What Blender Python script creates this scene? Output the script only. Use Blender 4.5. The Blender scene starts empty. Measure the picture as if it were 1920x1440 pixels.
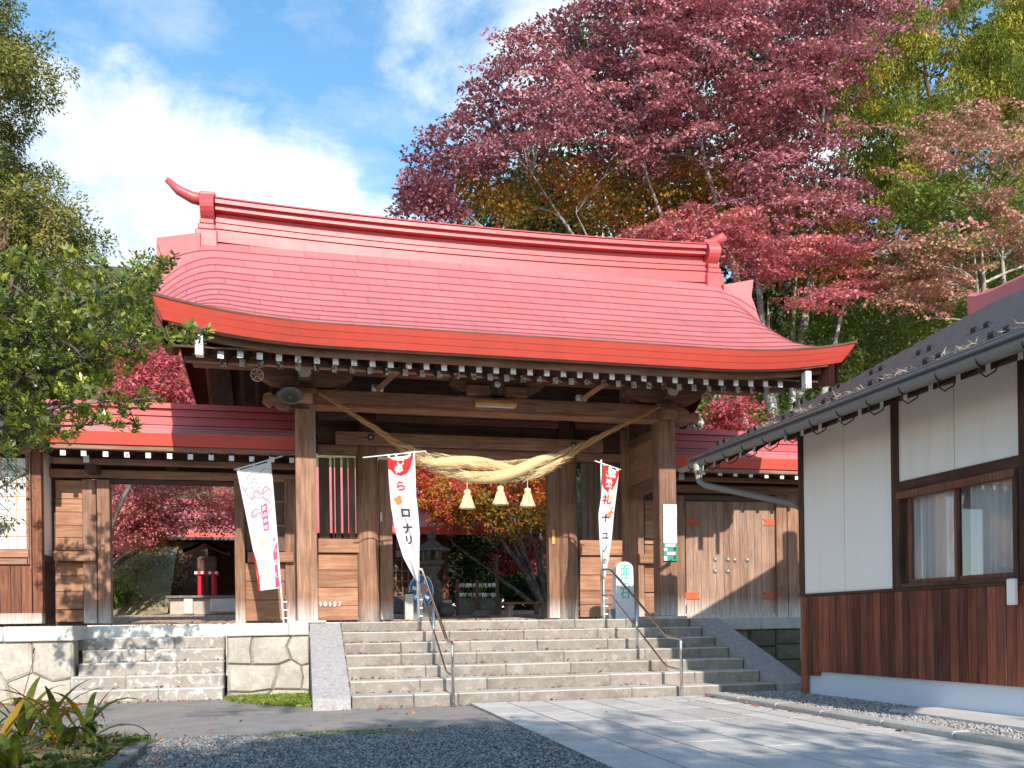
import bpy, bmesh, math, random
import numpy as np
from mathutils import Matrix, Vector
scene = bpy.context.scene
col = scene.collection
random.seed(7); RNG = np.random.default_rng(11)
R = math.radians

# ------------------------------------------------------------------ camera
F, CX, CY, RHO = 1650., 960., 1170., .014          # focal length and horizon of the photo (1920 px wide)
PSI = math.atan(395/1650.)
EYE = 1.09
cd = bpy.data.cameras.new('camera'); cam = bpy.data.objects.new('camera', cd); col.objects.link(cam)
cd.sensor_width = 36; cd.lens = 36*F/1920; cd.shift_y = (CY-720)/1920; cd.clip_end = 2000; cd.clip_start = .05
_r = Vector((math.cos(PSI), -math.sin(PSI), 0)); _f = Vector((math.sin(PSI), math.cos(PSI), 0)); _u = Vector((0, 0, 1))
_cx = _r*math.cos(RHO)-_u*math.sin(RHO); _cy = _r*math.sin(RHO)+_u*math.cos(RHO)
cam.matrix_world = Matrix((( _cx.x, _cy.x, -_f.x, 0), (_cx.y, _cy.y, -_f.y, 0), (_cx.z, _cy.z, -_f.z, EYE), (0, 0, 0, 1)))
scene.camera = cam

def ray(x, y):
    u = x-CX; v = y-CY
    a = (u*math.cos(RHO)-v*math.sin(RHO))/F; b = (u*math.sin(RHO)+v*math.cos(RHO))/F
    return (a*math.cos(PSI)+math.sin(PSI), -a*math.sin(PSI)+math.cos(PSI), -b)
def P(x, y, Y):                                     # pixel on the vertical plane at depth Y
    d = ray(x, y); t = Y/d[1]; return (d[0]*t, Y, EYE+d[2]*t)
def PZ(x, y, Z):                                    # pixel on the level plane at height Z
    d = ray(x, y); t = (Z-EYE)/d[2]; return (d[0]*t, d[1]*t, Z)

# ------------------------------------------------------------------ light
SUN_EL, SUN_AZ = 31., 1.5                            # degrees; azimuth: right of straight behind the camera
SKY_STRENGTH = .15
tosun = Vector((math.sin(R(SUN_AZ))*math.cos(R(SUN_EL)), -math.cos(R(SUN_AZ))*math.cos(R(SUN_EL)), math.sin(R(SUN_EL))))
sl = bpy.data.lights.new('sun', 'SUN'); sl.energy = 3.0; sl.angle = R(.53); sl.color = (1, .94, .86)
so = bpy.data.objects.new('sun', sl); col.objects.link(so); so.rotation_euler = tosun.to_track_quat('Z', 'Y').to_euler(); so.location = (3, -20, 30)
world = bpy.data.worlds.new('World'); scene.world = world; world.use_nodes = True
scene.view_settings.view_transform = 'Standard'; scene.view_settings.look = 'None'; scene.view_settings.gamma = 1
scene.view_settings.exposure = 1.0
scene.view_settings.use_curve_mapping = False

class NT:                                            # short-hand for node trees
    def __init__(s, tree): s.t = tree; s.n = tree.nodes; s.l = tree.links
    def node(s, typ, **kw):
        n = s.n.new(typ); ins = kw.pop('ins', {})
        for k, v in kw.items(): setattr(n, k, v)
        for k, v in ins.items():
            if hasattr(v, 'is_linked') or hasattr(v, 'links'): s.l.new(v, n.inputs[k])
            else: n.inputs[k].default_value = v
        return n
    def noise(s, vec, scale, detail=4, rough=.55, dist=0.):
        return s.node('ShaderNodeTexNoise', ins={'Vector': vec, 'Scale': scale, 'Detail': detail, 'Roughness': rough, 'Distortion': dist}).outputs['Fac']
    def ramp(s, fac, stops, interp='LINEAR'):
        n = s.node('ShaderNodeValToRGB', ins={'Fac': fac}); r = n.color_ramp; r.interpolation = interp
        while len(r.elements) < len(stops): r.elements.new(.5)
        for e, (p, c) in zip(r.elements, stops):
            e.position = p; e.color = (c, c, c, 1) if isinstance(c, (int, float)) else (*c, 1)
        return n.outputs['Color']
    def mix(s, fac, a, b, mode='MIX'):
        n = s.node('ShaderNodeMix', data_type='RGBA', blend_type=mode)
        for k, v in ((0, fac), (6, a), (7, b)):
            if hasattr(v, 'links'): s.l.new(v, n.inputs[k])
            else: n.inputs[k].default_value = v if k == 0 else ((*v, 1) if len(v) == 3 else v)
        return n.outputs[2]
    def math(s, op, a, b=0., c=0., clamp=False):
        n = s.node('ShaderNodeMath', operation=op, use_clamp=clamp)
        for k, v in ((0, a), (1, b), (2, c)):
            if hasattr(v, 'links'): s.l.new(v, n.inputs[k])
            else: n.inputs[k].default_value = v
        return n.outputs[0]
    def mapping(s, vec, scale=(1, 1, 1), loc=(0, 0, 0), rot=(0, 0, 0)):
        return s.node('ShaderNodeMapping', ins={'Vector': vec, 'Scale': scale, 'Location': loc, 'Rotation': rot}).outputs[0]

w = NT(world.node_tree); w.n.clear()
sky = w.node('ShaderNodeTexSky', sky_type='NISHITA', sun_disc=False, sun_elevation=R(SUN_EL), sun_rotation=R(180-SUN_AZ), altitude=300., air_density=1.0, dust_density=.35, ozone_density=2.2)
dirv = w.node('ShaderNodeTexCoord').outputs['Generated']
wn = w.node('ShaderNodeTexNoise', ins={'Vector': dirv, 'Scale': 3.2, 'Detail': 6, 'Roughness': .6})
warp = w.node('ShaderNodeVectorMath', operation='MULTIPLY_ADD', ins={0: wn.outputs['Color'], 1: (.13, .13, .13), 2: dirv}).outputs[0]
warp = w.node('ShaderNodeVectorMath', operation='ADD', ins={0: warp, 1: (-.065, -.065, -.065)}).outputs[0]
warp = w.node('ShaderNodeVectorMath', operation='NORMALIZE', ins={0: warp}).outputs[0]
dens = w.ramp(w.noise(w.mapping(dirv, scale=(2.2, 2.2, 4.5), loc=(1.3, 2.2, .7)), 1., 7, .6), [(.52, 0.), (.74, .85)])  # noise clouds over the whole dome, thickened out of view to whiten fill light
dens = w.node('ShaderNodeRGBToBW', ins={'Color': dens}).outputs[0]
blob = None
for px, py, r, amp in ((60, 330, 7, .9), (200, 420, 8, .92), (400, 440, 6.5, .88), (600, 450, 6, .9), (720, 430, 4, .7), (860, 60, 5.5, .62), (960, 150, 6, .6), (1000, 0, 7, .66), (760, 210, 3, .35), (660, 20, 2.5, .5), (150, 110, 3, .22), (1300, 200, 12, .8)):
    d = Vector(ray(px, py)).normalized()
    dt = w.node('ShaderNodeVectorMath', operation='DOT_PRODUCT', ins={0: warp, 1: d}).outputs['Value']
    mr = w.node('ShaderNodeMapRange', interpolation_type='SMOOTHSTEP', ins={0: dt, 1: math.cos(R(r*1.25)), 2: math.cos(R(r*.35)), 3: 0., 4: amp}).outputs[0]
    blob = mr if blob is None else w.math('MAXIMUM', blob, mr)
fbm = w.noise(w.mapping(dirv, scale=(1, 1, 1.6)), 6.5, 9, .62, .25)
blob = w.math('ADD', blob, w.math('MULTIPLY_ADD', fbm, 2.5, -1.25))
blob = w.node('ShaderNodeMapRange', interpolation_type='SMOOTHSTEP', ins={0: blob, 1: .18, 2: .95, 3: 0., 4: .97}).outputs[0]
dens = w.math('MAXIMUM', dens, blob, clamp=True)
cloud = w.mix(w.noise(dirv, 5., 4), (3.0, 3.4, 3.85), (4.0, 4.15, 4.3))
hsv = w.node('ShaderNodeHueSaturation', ins={'Hue': .487, 'Saturation': 1.12, 'Value': 1.0, 'Color': sky.outputs[0]}).outputs[0]
bgc = w.mix(dens, hsv, cloud)
bg = w.node('ShaderNodeBackground', ins={'Color': bgc, 'Strength': SKY_STRENGTH})
w.node('ShaderNodeOutputWorld', ins={'Surface': bg.outputs[0]})

# ------------------------------------------------------------------ building helpers
def setp(o, label=None, cat=None, group=None, kind=None):
    for k, v in (('label', label), ('category', cat), ('group', group), ('kind', kind)):
        if v: o[k] = v
    return o
def thing(name, label, cat, loc=(0, 0, 0), group=None, kind=None):
    o = bpy.data.objects.new(name, None); o.empty_display_size = .2; col.objects.link(o); o.location = loc
    return setp(o, label, cat, group, kind)
def attach(o, parent):
    if parent is not None:
        o.parent = parent
        m = Matrix.Identity(4); p = parent
        while p is not None:
            m = Matrix.Translation(p.location) @ p.rotation_euler.to_matrix().to_4x4() @ m; p = p.parent
        o.matrix_parent_inverse = m.inverted() if parent.parent is None else Matrix.Identity(4)
    return o
class MB:
    def __init__(s, xf=None): s.v = []; s.f = []; s.xf = xf
    def add(s, vs, fs):
        b = len(s.v)
        s.v.extend([s.xf(p) for p in vs] if s.xf else [tuple(p) for p in vs]); s.f.extend([tuple(b+i for i in f) for f in fs]); return s
    def box(s, x0, x1, y0, y1, z0, z1):
        return s.add([(x0, y0, z0), (x1, y0, z0), (x1, y1, z0), (x0, y1, z0), (x0, y0, z1), (x1, y0, z1), (x1, y1, z1), (x0, y1, z1)],
                     [(0, 3, 2, 1), (4, 5, 6, 7), (0, 1, 5, 4), (1, 2, 6, 5), (2, 3, 7, 6), (3, 0, 4, 7)])
    def cbox(s, x0, x1, y0, y1, z0, z1, c=.015, jit=0.):
        c = min(c, (x1-x0)*.4, (y1-y0)*.4, (z1-z0)*.4); X = (x0, x1); Y = (y0, y1); Z = (z0, z1); vs = []; idx = {}
        for i in (0, 1):
            for j in (0, 1):
                for k in (0, 1):
                    sx, sy, sz = (c, -c)[i], (c, -c)[j], (c, -c)[k]
                    jx, jy, jz = ((random.uniform(-jit, jit) for _ in range(3)) if jit else (0, 0, 0))
                    for a in range(3):
                        p = [X[i]+jx, Y[j]+jy, Z[k]+jz]
                        for b, d in enumerate((sx, sy, sz)):
                            if b != a: p[b] += d
                        idx[i, j, k, a] = len(vs); vs.append(tuple(p))
        fs = []
        q = lambda *ks: fs.append(tuple(idx[k] for k in ks))
        q((0,0,0,0),(0,0,1,0),(0,1,1,0),(0,1,0,0)); q((1,0,0,0),(1,1,0,0),(1,1,1,0),(1,0,1,0))
        q((0,0,0,1),(1,0,0,1),(1,0,1,1),(0,0,1,1)); q((0,1,0,1),(0,1,1,1),(1,1,1,1),(1,1,0,1))
        q((0,0,0,2),(0,1,0,2),(1,1,0,2),(1,0,0,2)); q((0,0,1,2),(1,0,1,2),(1,1,1,2),(0,1,1,2))
        for i in (0, 1):
            for j in (0, 1): q((i,j,0,0),(i,j,1,0),(i,j,1,1),(i,j,0,1))
        for i in (0, 1):
            for k in (0, 1): q((i,0,k,0),(i,1,k,0),(i,1,k,2),(i,0,k,2))
        for j in (0, 1):
            for k in (0, 1): q((0,j,k,1),(1,j,k,1),(1,j,k,2),(0,j,k,2))
        for i in (0, 1):
            for j in (0, 1):
                for k in (0, 1): q((i,j,k,0),(i,j,k,1),(i,j,k,2))
        return s.add(vs, fs)
    def prism(s, poly, ax, a0, a1):                  # polygon in the two other axes (in xyz order), swept along ax
        def mk(p, a): q = list(p); q.insert(ax, a); return tuple(q)
        n = len(poly)
        return s.add([mk(p, a0) for p in poly]+[mk(p, a1) for p in poly],
                     [tuple(range(n)), tuple(range(2*n-1, n-1, -1))]+[(i, (i+1) % n, n+(i+1) % n, n+i) for i in range(n)])
    def tube(s, pts, rad, n=8, cap=True, flat=1.):
        pts = [Vector(p) for p in pts]; m = len(pts); rad = [rad]*m if not hasattr(rad, '__len__') else rad
        vs = []; fs = []; ref = None
        for i, p in enumerate(pts):
            t = (pts[min(i+1, m-1)]-pts[max(i-1, 0)]).normalized()
            if ref is None: ref = Vector((0, 0, 1)) if abs(t.z) < .9 else Vector((1, 0, 0))
            a = t.cross(ref); a = a.normalized() if a.length > 1e-6 else t.orthogonal().normalized()
            b = a.cross(t).normalized(); ref = b
            for k in range(n):
                q = 2*math.pi*k/n; vs.append(p+a*(rad[i]*math.cos(q))+b*(rad[i]*flat*math.sin(q)))
        for i in range(m-1):
            for k in range(n): fs.append((i*n+k, i*n+(k+1) % n, (i+1)*n+(k+1) % n, (i+1)*n+k))
        if cap: fs.append(tuple(range(n-1, -1, -1))); fs.append(tuple((m-1)*n+k for k in range(n)))
        return s.add(vs, fs)
    def lathe(s, prof, cx, cy, z0=0., n=24, ang0=0., square=False):
        vs = []; fs = []; m = len(prof)
        for r, z in prof:
            for k in range(n):
                q = 2*math.pi*k/n+ang0; vs.append((cx+r*math.cos(q), cy+r*math.sin(q), z0+z))
        for i in range(m-1):
            for k in range(n): fs.append((i*n+k, i*n+(k+1) % n, (i+1)*n+(k+1) % n, (i+1)*n+k))
        fs.append(tuple(range(n-1, -1, -1))); fs.append(tuple((m-1)*n+k for k in range(n)))
        return s.add(vs, fs)
    def grid(s, rows):                               # rows of points -> quad sheet
        n = len(rows[0]); fs = []
        for i in range(len(rows)-1):
            for k in range(n-1): fs.append((i*n+k, i*n+k+1, (i+1)*n+k+1, (i+1)*n+k))
        return s.add([p for r in rows for p in r], fs)
    def build(s, name, mat, parent=None, smooth=False, kind=None, label=None, cat=None, group=None, loc=None, fixn=True):
        me = bpy.data.meshes.new(name); me.from_pydata(s.v, [], s.f)
        if fixn:
            bm = bmesh.new(); bm.from_mesh(me); bmesh.ops.recalc_face_normals(bm, faces=bm.faces); bm.to_mesh(me); bm.free()
        if mat: me.materials.append(mat)
        if smooth: me.shade_smooth()
        o = bpy.data.objects.new(name, me); col.objects.link(o)
        if loc: o.location = loc
        attach(o, parent)
        return setp(o, label, cat, group, kind)
def bpx(mb, x0, y0, x1, y1, Y, d, c=0):              # box whose front face at depth Y spans the pixel rectangle
    xm = (x0+x1)/2; ym = (y0+y1)/2
    a = P(x0, ym, Y)[0]; b = P(x1, ym, Y)[0]; zt = P(xm, y0, Y)[2]; zb = P(xm, y1, Y)[2]
    return mb.cbox(a, b, Y, Y+d, zb, zt, c) if c else mb.box(a, b, Y, Y+d, zb, zt)
def copy_tree(o, parent=None):
    c = o.copy(); col.objects.link(c)
    if parent is not None: c.parent = parent
    for ch in list(o.children): copy_tree(ch, c)
    return c
def inst(src, loc, parent=None):                     # a copy of a mesh part sharing its data
    c = bpy.data.objects.new(src.name.split('.')[0], src.data); col.objects.link(c); c.location = loc
    return attach(c, parent)

# ------------------------------------------------------------------ materials
def mat(name):
    m = bpy.data.materials.new(name); m.use_nodes = True; t = NT(m.node_tree); b = t.n['Principled BSDF']
    return m, t, b
def bump(t, b, h, strength=.3, dist=.01):
    t.l.new(t.node('ShaderNodeBump', ins={'Height': h, 'Strength': strength, 'Distance': dist}).outputs[0], b.inputs['Normal'])
def setc(t, b, c, rough=.7, spec=.3, metal=0.):
    if hasattr(c, 'links'): t.l.new(c, b.inputs['Base Color'])
    else: b.inputs['Base Color'].default_value = (*c, 1)
    if hasattr(rough, 'links'): t.l.new(rough, b.inputs['Roughness'])
    else: b.inputs['Roughness'].default_value = rough
    b.inputs['Specular IOR Level'].default_value = spec; b.inputs['Metallic'].default_value = metal
def ocoord(t): return t.node('ShaderNodeTexCoord').outputs['Object']
def orand(t): return t.node('ShaderNodeObjectInfo').outputs['Random']
def sepz(t, v, i=2): return t.node('ShaderNodeSeparateXYZ', ins={0: v}).outputs[i]

def wood(name, axis, dark, light, weather=0., rough=.78, rnd=.35, foot=None):
    m, t, b = mat(name); v = ocoord(t); rd = orand(t)
    v2 = t.node('ShaderNodeVectorMath', operation='ADD', ins={0: v, 1: t.node('ShaderNodeCombineXYZ', ins={0: t.math('MULTIPLY', rd, 7.), 1: t.math('MULTIPLY', rd, 13.), 2: t.math('MULTIPLY', rd, 5.)}).outputs[0]}).outputs[0]
    sc = [26, 26, 26]; sc[axis] = 1.6
    g = t.noise(t.mapping(v2, scale=tuple(sc)), 1., 6, .65, .6)
    sc2 = [90, 90, 90]; sc2[axis] = 3.
    g2 = t.noise(t.mapping(v2, scale=tuple(sc2)), 1., 3, .6)
    big = t.noise(v2, 1.7, 4, .6)
    c = t.mix(t.ramp(g, [(.32, 0.), (.68, 1.)]), dark, light)
    c = t.mix(t.math('MULTIPLY', t.ramp(big, [(.4, 0.), (.7, 1.)]), .5), c, tuple(x*.62 for x in dark))
    val = t.math('MULTIPLY_ADD', rd, rnd, 1-rnd*.5)
    c = t.node('ShaderNodeHueSaturation', ins={'Value': val, 'Color': c}).outputs[0]
    if weather:
        wm = t.math('MULTIPLY', t.ramp(t.noise(t.mapping(v2, scale=tuple(x*.45 for x in sc)), 1., 5, .7), [(.45, 0.), (.72, 1.)]), weather)
        c = t.mix(wm, c, (.46, .37, .30))
    if foot is not None:                             # bleached, splashed end grain at the foot of posts
        z = sepz(t, v)
        fm = t.math('MULTIPLY', t.node('ShaderNodeMapRange', ins={0: z, 1: foot+.45, 2: foot, 3: 0., 4: 1.}).outputs[0], t.ramp(g, [(.25, .2), (.6, 1.)]))
        c = t.mix(fm, c, (.66, .60, .54))
    setc(t, b, c, rough, .25)
    bump(t, b, t.math('ADD', g, t.math('MULTIPLY', g2, .4)), .45, .006)
    return m
PLAT = 1.155
M = {}
M['wood_post'] = wood('wood_post', 2, (.17, .078, .046), (.40, .215, .130), .22, foot=PLAT)
M['wood_beam'] = wood('wood_beam', 0, (.19, .088, .057), (.41, .225, .148), .2)
M['wood_beam_y'] = wood('wood_beam_y', 1, (.13, .066, .043), (.26, .142, .09), .15)
M['wood_panel'] = wood('wood_panel', 0, (.26, .11, .060), (.50, .265, .155), .15)
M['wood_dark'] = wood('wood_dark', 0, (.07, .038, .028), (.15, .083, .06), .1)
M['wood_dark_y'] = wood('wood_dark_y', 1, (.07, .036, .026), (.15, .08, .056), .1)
M['wood_slat'] = wood('wood_slat', 2, (.09, .055, .04), (.2, .125, .09), .2)
M['wood_door'] = wood('wood_door', 2, (.23, .12, .08), (.44, .27, .185), .45, foot=PLAT)
M['wood_board'] = wood('wood_board', 2, (.10, .030, .017), (.31, .088, .045), .08, rnd=1.1)
M['wood_board_pale'] = wood('wood_board_pale', 2, (.12, .04, .022), (.32, .12, .065), .1, rnd=.5)  # slightly paler, more even brown than wood_board
M['wood_trim'] = wood('wood_trim', 2, (.04, .018, .012), (.12, .050, .032), .08)
M['wood_trim_y'] = wood('wood_trim_y', 1, (.05, .022, .015), (.15, .062, .04), .08)
M['wood_new'] = wood('wood_new', 0, (.60, .28, .10), (.72, .42, .19), 0., rnd=.1)

def redmetal(name, base, streak=.35, rough=.42):
    m, t, b = mat(name); v = ocoord(t); rd = orand(t)
    n1 = t.noise(v, 1.3, 5, .6); n2 = t.noise(t.mapping(v, scale=(9, .8, .8)), 1., 5, .6)
    c = t.mix(t.math('MULTIPLY', t.ramp(n1, [(.42, 0.), (.7, 1.)]), streak), base, tuple(x*f for x, f in zip(base, (.62, .8, .9))))
    c = t.mix(t.math('MULTIPLY', t.ramp(n2, [(.52, 0.), (.75, 1.)]), streak*.7), c, (base[0]*.9, base[1]*1.45, base[2]*1.5))
    c = t.node('ShaderNodeHueSaturation', ins={'Value': t.math('MULTIPLY_ADD', rd, .16, .92), 'Color': c}).outputs[0]
    grime = t.math('MULTIPLY', t.ramp(t.noise(t.mapping(v, scale=(1.2, .5, .5)), 1., 6, .68), [(.50, 0.), (.72, 1.)]), streak)
    c = t.mix(grime, c, (base[0]*.48, base[1]*.75+.02, base[2]*.75+.02))
    rust = t.math('MULTIPLY', t.ramp(t.noise(t.mapping(v, scale=(14, 2.0, 2.0)), 1., 3, .5), [(.71, 0.), (.80, 1.)]), .30)
    c = t.mix(rust, c, (.50, .14, .05))
    setc(t, b, c, t.math('MULTIPLY_ADD', n1, .15, rough-.07), .45)
    bump(t, b, t.noise(v, 3., 4), .22, .02)
    return m
M['roof_red'] = redmetal('roof_red', (.60, .172, .166), .45)
M['fascia_red'] = redmetal('fascia_red', (.70, .092, .06), .28, .45)
M['ridge_red'] = redmetal('ridge_red', (.52, .082, .078), .25, .42)
def plain(name, c, rough=.6, spec=.3, metal=0., var=.12, scale=6., b_=.1):
    m, t, b = mat(name); v = ocoord(t); n = t.noise(v, scale, 5, .6)
    cc = t.mix(n, tuple(x*(1-var) for x in c), tuple(min(1, x*(1+var)) for x in c))
    setc(t, b, cc, rough, spec, metal)
    if b_: bump(t, b, n, b_, .01)
    return m
def whitepaint(name, chip=.62):
    m, t, b = mat(name); v = ocoord(t); rd = orand(t)
    n = t.noise(t.node('ShaderNodeVectorMath', operation='ADD', ins={0: v, 1: t.node('ShaderNodeCombineXYZ', ins={0: t.math('MULTIPLY', rd, 50.), 1: rd, 2: t.math('MULTIPLY', rd, 31.)}).outputs[0]}).outputs[0], 22., 4, .6)
    thr = t.math('MULTIPLY_ADD', rd, .16, chip-.10)
    f = t.math('GREATER_THAN', n, thr)
    c = t.mix(f, (.80, .78, .74), (.20, .12, .09)); setc(t, b, c, .6, .3); return m
M['white_paint'] = whitepaint('white_paint', .66); M['white_worn'] = whitepaint('white_worn', .56)
M['plaster'] = plain('plaster', (.90, .80, .725), .85, .2, var=.035, scale=3.)
_t = NT(M['plaster'].node_tree); _b = _t.n['Principled BSDF']; _c = _b.inputs['Base Color'].links[0].from_socket; _v = ocoord(_t)
_t.l.new(_t.mix(_t.math('MULTIPLY', _t.ramp(_t.noise(_t.mapping(_v, scale=(5, 5, .55)), 1., 6, .65), [(.52, 0.), (.8, 1.)]), .30), _c, (.62, .53, .46)), _b.inputs['Base Color'])
M['plaster_base'] = plain('plaster_base', (.62, .64, .70), .9, .2, var=.08, scale=2.5)
M['steel'] = plain('steel', (.62, .60, .58), .18, .5, 1., var=.05, b_=0)
M['black_metal'] = plain('black_metal', (.115, .11, .108), .4, .5, .1, var=.3, scale=9.)
M['gutter'] = plain('gutter', (.19, .165, .145), .45, .5, var=.15)
M['dark_iron'] = plain('dark_iron', (.03, .028, .027), .5, .5, .3)
M['nail_iron'] = plain('nail_iron', (.42, .41, .38), .45, .5, .6, var=.3, scale=30.)
M['hinge'] = plain('hinge', (.52, .12, .05), .7, .3, var=.25, scale=20.)
M['horn_grey'] = plain('horn_grey', (.20, .205, .20), .5, .4)
M['lamp_glass'] = plain('lamp_glass', (.75, .78, .78), .15, .6)
M['gold'] = plain('gold', (.58, .33, .07), .5, .5, .3)
M['pole_white'] = plain('pole_white', (.86, .86, .86), .4, .4, var=.02)
M['red_shrine'] = plain('red_shrine', (.55, .02, .03), .5, .4)
M['ink'] = plain('ink', (.045, .045, .055), .9, .1); M['ink_red'] = plain('ink_red', (.62, .035, .03), .9, .1)
M['ink_white'] = plain('ink_white', (.86, .85, .84), .9, .1, var=.02); M['ink_grey'] = plain('ink_grey', (.42, .33, .38), .9, .1)
M['ink_gold'] = plain('ink_gold', (.72, .58, .36), .9, .1); M['ink_pink'] = plain('ink_pink', (.60, .09, .19), .9, .1)
M['ink_orange'] = plain('ink_orange', (.78, .20, .06), .9, .1); M['ink_yellow'] = plain('ink_yellow', (.85, .55, .14), .9, .1)
M['ink_green'] = plain('ink_green', (.02, .42, .31), .9, .1); M['sign_green'] = plain('sign_green', (.06, .28, .18), .6, .3)
M['ink_leafgreen'] = plain('ink_leafgreen', (.55, .68, .36), .9, .1); M['ink_blue'] = plain('ink_blue', (.02, .22, .52), .6, .3)
M['glass'] = None
M['seam'] = plain('seam', (.22, .040, .040), .7, .3)  # dark red paints both dirt and the shadow lines at the roof laps
M['grout'] = plain('grout', (.06, .05, .042), .95, .1)

def fabric(name, c):
    m, t, b = mat(name); v = ocoord(t)
    setc(t, b, c, .85, .1)
    tr = t.node('ShaderNodeBsdfTranslucent', ins={'Color': (*c, 1)})
    mx = t.node('ShaderNodeMixShader', ins={0: .28, 1: b.outputs[0], 2: tr.outputs[0]})
    t.l.new(mx.outputs[0], t.n['Material Output'].inputs[0]); bump(t, b, t.noise(v, 30., 3), .08, .004)
    return m
M['cloth'] = fabric('cloth', (.84, .83, .83)); M['cloth_red'] = fabric('cloth_red', (.66, .045, .04))
M['curtain'] = fabric('curtain', (.80, .75, .73)); M['shoji'] = fabric('shoji', (.86, .85, .80))
def stone(name, a, b2, lich=.3, lc=(.66, .63, .57), dirt=.3, sc=1., rough=.85, bmp=.5, tread=None):
    m, t, b = mat(name); v = ocoord(t); rd = orand(t)
    off = t.node('ShaderNodeVectorMath', operation='ADD', ins={0: v, 1: t.node('ShaderNodeCombineXYZ', ins={0: t.math('MULTIPLY', rd, 9.), 1: t.math('MULTIPLY', rd, 4.), 2: t.math('MULTIPLY', rd, 6.)}).outputs[0]}).outputs[0]
    n1 = t.noise(off, 5.*sc, 6, .65); n2 = t.noise(off, 60.*sc, 3, .7); n3 = t.noise(off, 9.*sc, 5, .7, .3)
    c = t.mix(t.ramp(n1, [(.3, 0.), (.7, 1.)]), a, b2)
    c = t.mix(t.math('MULTIPLY', t.ramp(n2, [(.42, 0.), (.62, 1.)]), .35), c, tuple(x*.55 for x in a))
    if lich: c = t.mix(t.math('MULTIPLY', t.ramp(n3, [(.54, 0.), (.62, 1.)]), lich), c, lc)
    if dirt: c = t.mix(t.math('MULTIPLY', t.ramp(t.noise(off, 2.2*sc, 5, .7), [(.5, 0.), (.72, 1.)]), dirt), c, tuple(x*.42 for x in a))
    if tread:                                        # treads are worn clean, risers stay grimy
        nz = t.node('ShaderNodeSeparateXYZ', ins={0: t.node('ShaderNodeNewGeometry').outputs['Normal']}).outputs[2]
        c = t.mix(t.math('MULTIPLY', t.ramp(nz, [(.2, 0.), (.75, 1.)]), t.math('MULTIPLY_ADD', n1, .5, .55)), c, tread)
    c = t.node('ShaderNodeHueSaturation', ins={'Value': t.math('MULTIPLY_ADD', rd, .22, .89), 'Color': c}).outputs[0]
    setc(t, b, c, rough, .25); bump(t, b, t.math('ADD', n1, t.math('MULTIPLY', n2, .5)), bmp, .012)
    return m
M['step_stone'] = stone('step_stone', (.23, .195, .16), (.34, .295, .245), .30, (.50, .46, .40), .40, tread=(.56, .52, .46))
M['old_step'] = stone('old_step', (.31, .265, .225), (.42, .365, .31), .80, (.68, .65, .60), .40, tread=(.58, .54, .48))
M['granite'] = stone('granite', (.55, .52, .48), (.66, .63, .58), .3, (.45, .40, .37), .15)
M['granite_ramp'] = stone('granite_ramp', (.34, .305, .295), (.50, .46, .445), .6, (.62, .58, .565), .3, 3.2)
M['cap_stone'] = stone('cap_stone', (.55, .52, .46), (.66, .63, .56), .3, (.74, .72, .66), .2)
M['wall_stone'] = stone('wall_stone', (.40, .345, .275), (.54, .48, .40), .40, (.60, .56, .50), .35, .8, bmp=.9)
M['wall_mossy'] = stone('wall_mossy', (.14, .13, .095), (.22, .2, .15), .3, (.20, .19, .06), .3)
M['mortar'] = plain('mortar', (.30, .26, .20), .95, .1)
M['slab'] = stone('slab', (.55, .505, .46), (.65, .60, .55), .15, (.50, .48, .46), .3, .6, .7, .3)
M['kerb'] = stone('kerb', (.40, .37, .33), (.52, .48, .43), .2, (.3, .25, .2), .3)
M['dark_stone'] = stone('dark_stone', (.12, .115, .105), (.22, .21, .19), .3, (.42, .41, .38), .3)
M['marker'] = stone('marker', (.66, .68, .72), (.74, .76, .78), .0, dirt=.05, sc=2., bmp=.2)

def ground(name, a, b2, sc, bmp, spots=None, sp=.5):
    m, t, b = mat(name); v = ocoord(t)
    n1 = t.noise(v, sc, 6, .7); n2 = t.noise(v, sc*14, 4, .7); n3 = t.noise(v, .8, 4, .6)
    c = t.mix(t.ramp(n2, [(.3, 0.), (.7, 1.)]), a, b2); c = t.mix(t.math('MULTIPLY', t.ramp(n1, [(.4, 0.), (.7, 1.)]), .45), c, tuple(x*.6 for x in a))
    if spots: c = t.mix(t.math('MULTIPLY', t.ramp(n3, [(.48, 0.), (.62, 1.)]), sp), c, spots)
    setc(t, b, c, .92, .15); bump(t, b, n2, bmp, .01); return m
M['asphalt'] = ground('asphalt', (.22, .195, .175), (.38, .345, .315), 3., .6, (.40, .33, .27), .35)
M['gravel_ground'] = ground('gravel_ground', (.17, .165, .165), (.36, .35, .345), 9., .9)
M['earth'] = ground('earth', (.13, .085, .055), (.24, .17, .11), 4., .8, (.10, .12, .04), .5)
M['court'] = ground('court', (.46, .35, .26), (.66, .55, .43), 3., .7, (.58, .27, .17), .7)
M['hill'] = ground('hill', (.06, .07, .025), (.14, .13, .05), .5, .6, (.20, .14, .07), .6)
M['lawn'] = ground('lawn', (.11, .13, .04), (.20, .19, .07), 5., .9, (.26, .2, .1), .6)
def pebble_mat(name, a, b2):
    m, t, b = mat(name); at = t.node('ShaderNodeAttribute', attribute_name='tone').outputs['Fac']
    setc(t, b, t.mix(at, a, b2), .85, .25); return m
M['pebble'] = pebble_mat('pebble', (.10, .095, .092), (.34, .32, .305)); M['pebble_pale'] = pebble_mat('pebble_pale', (.26, .235, .21), (.52, .48, .44))
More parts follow.
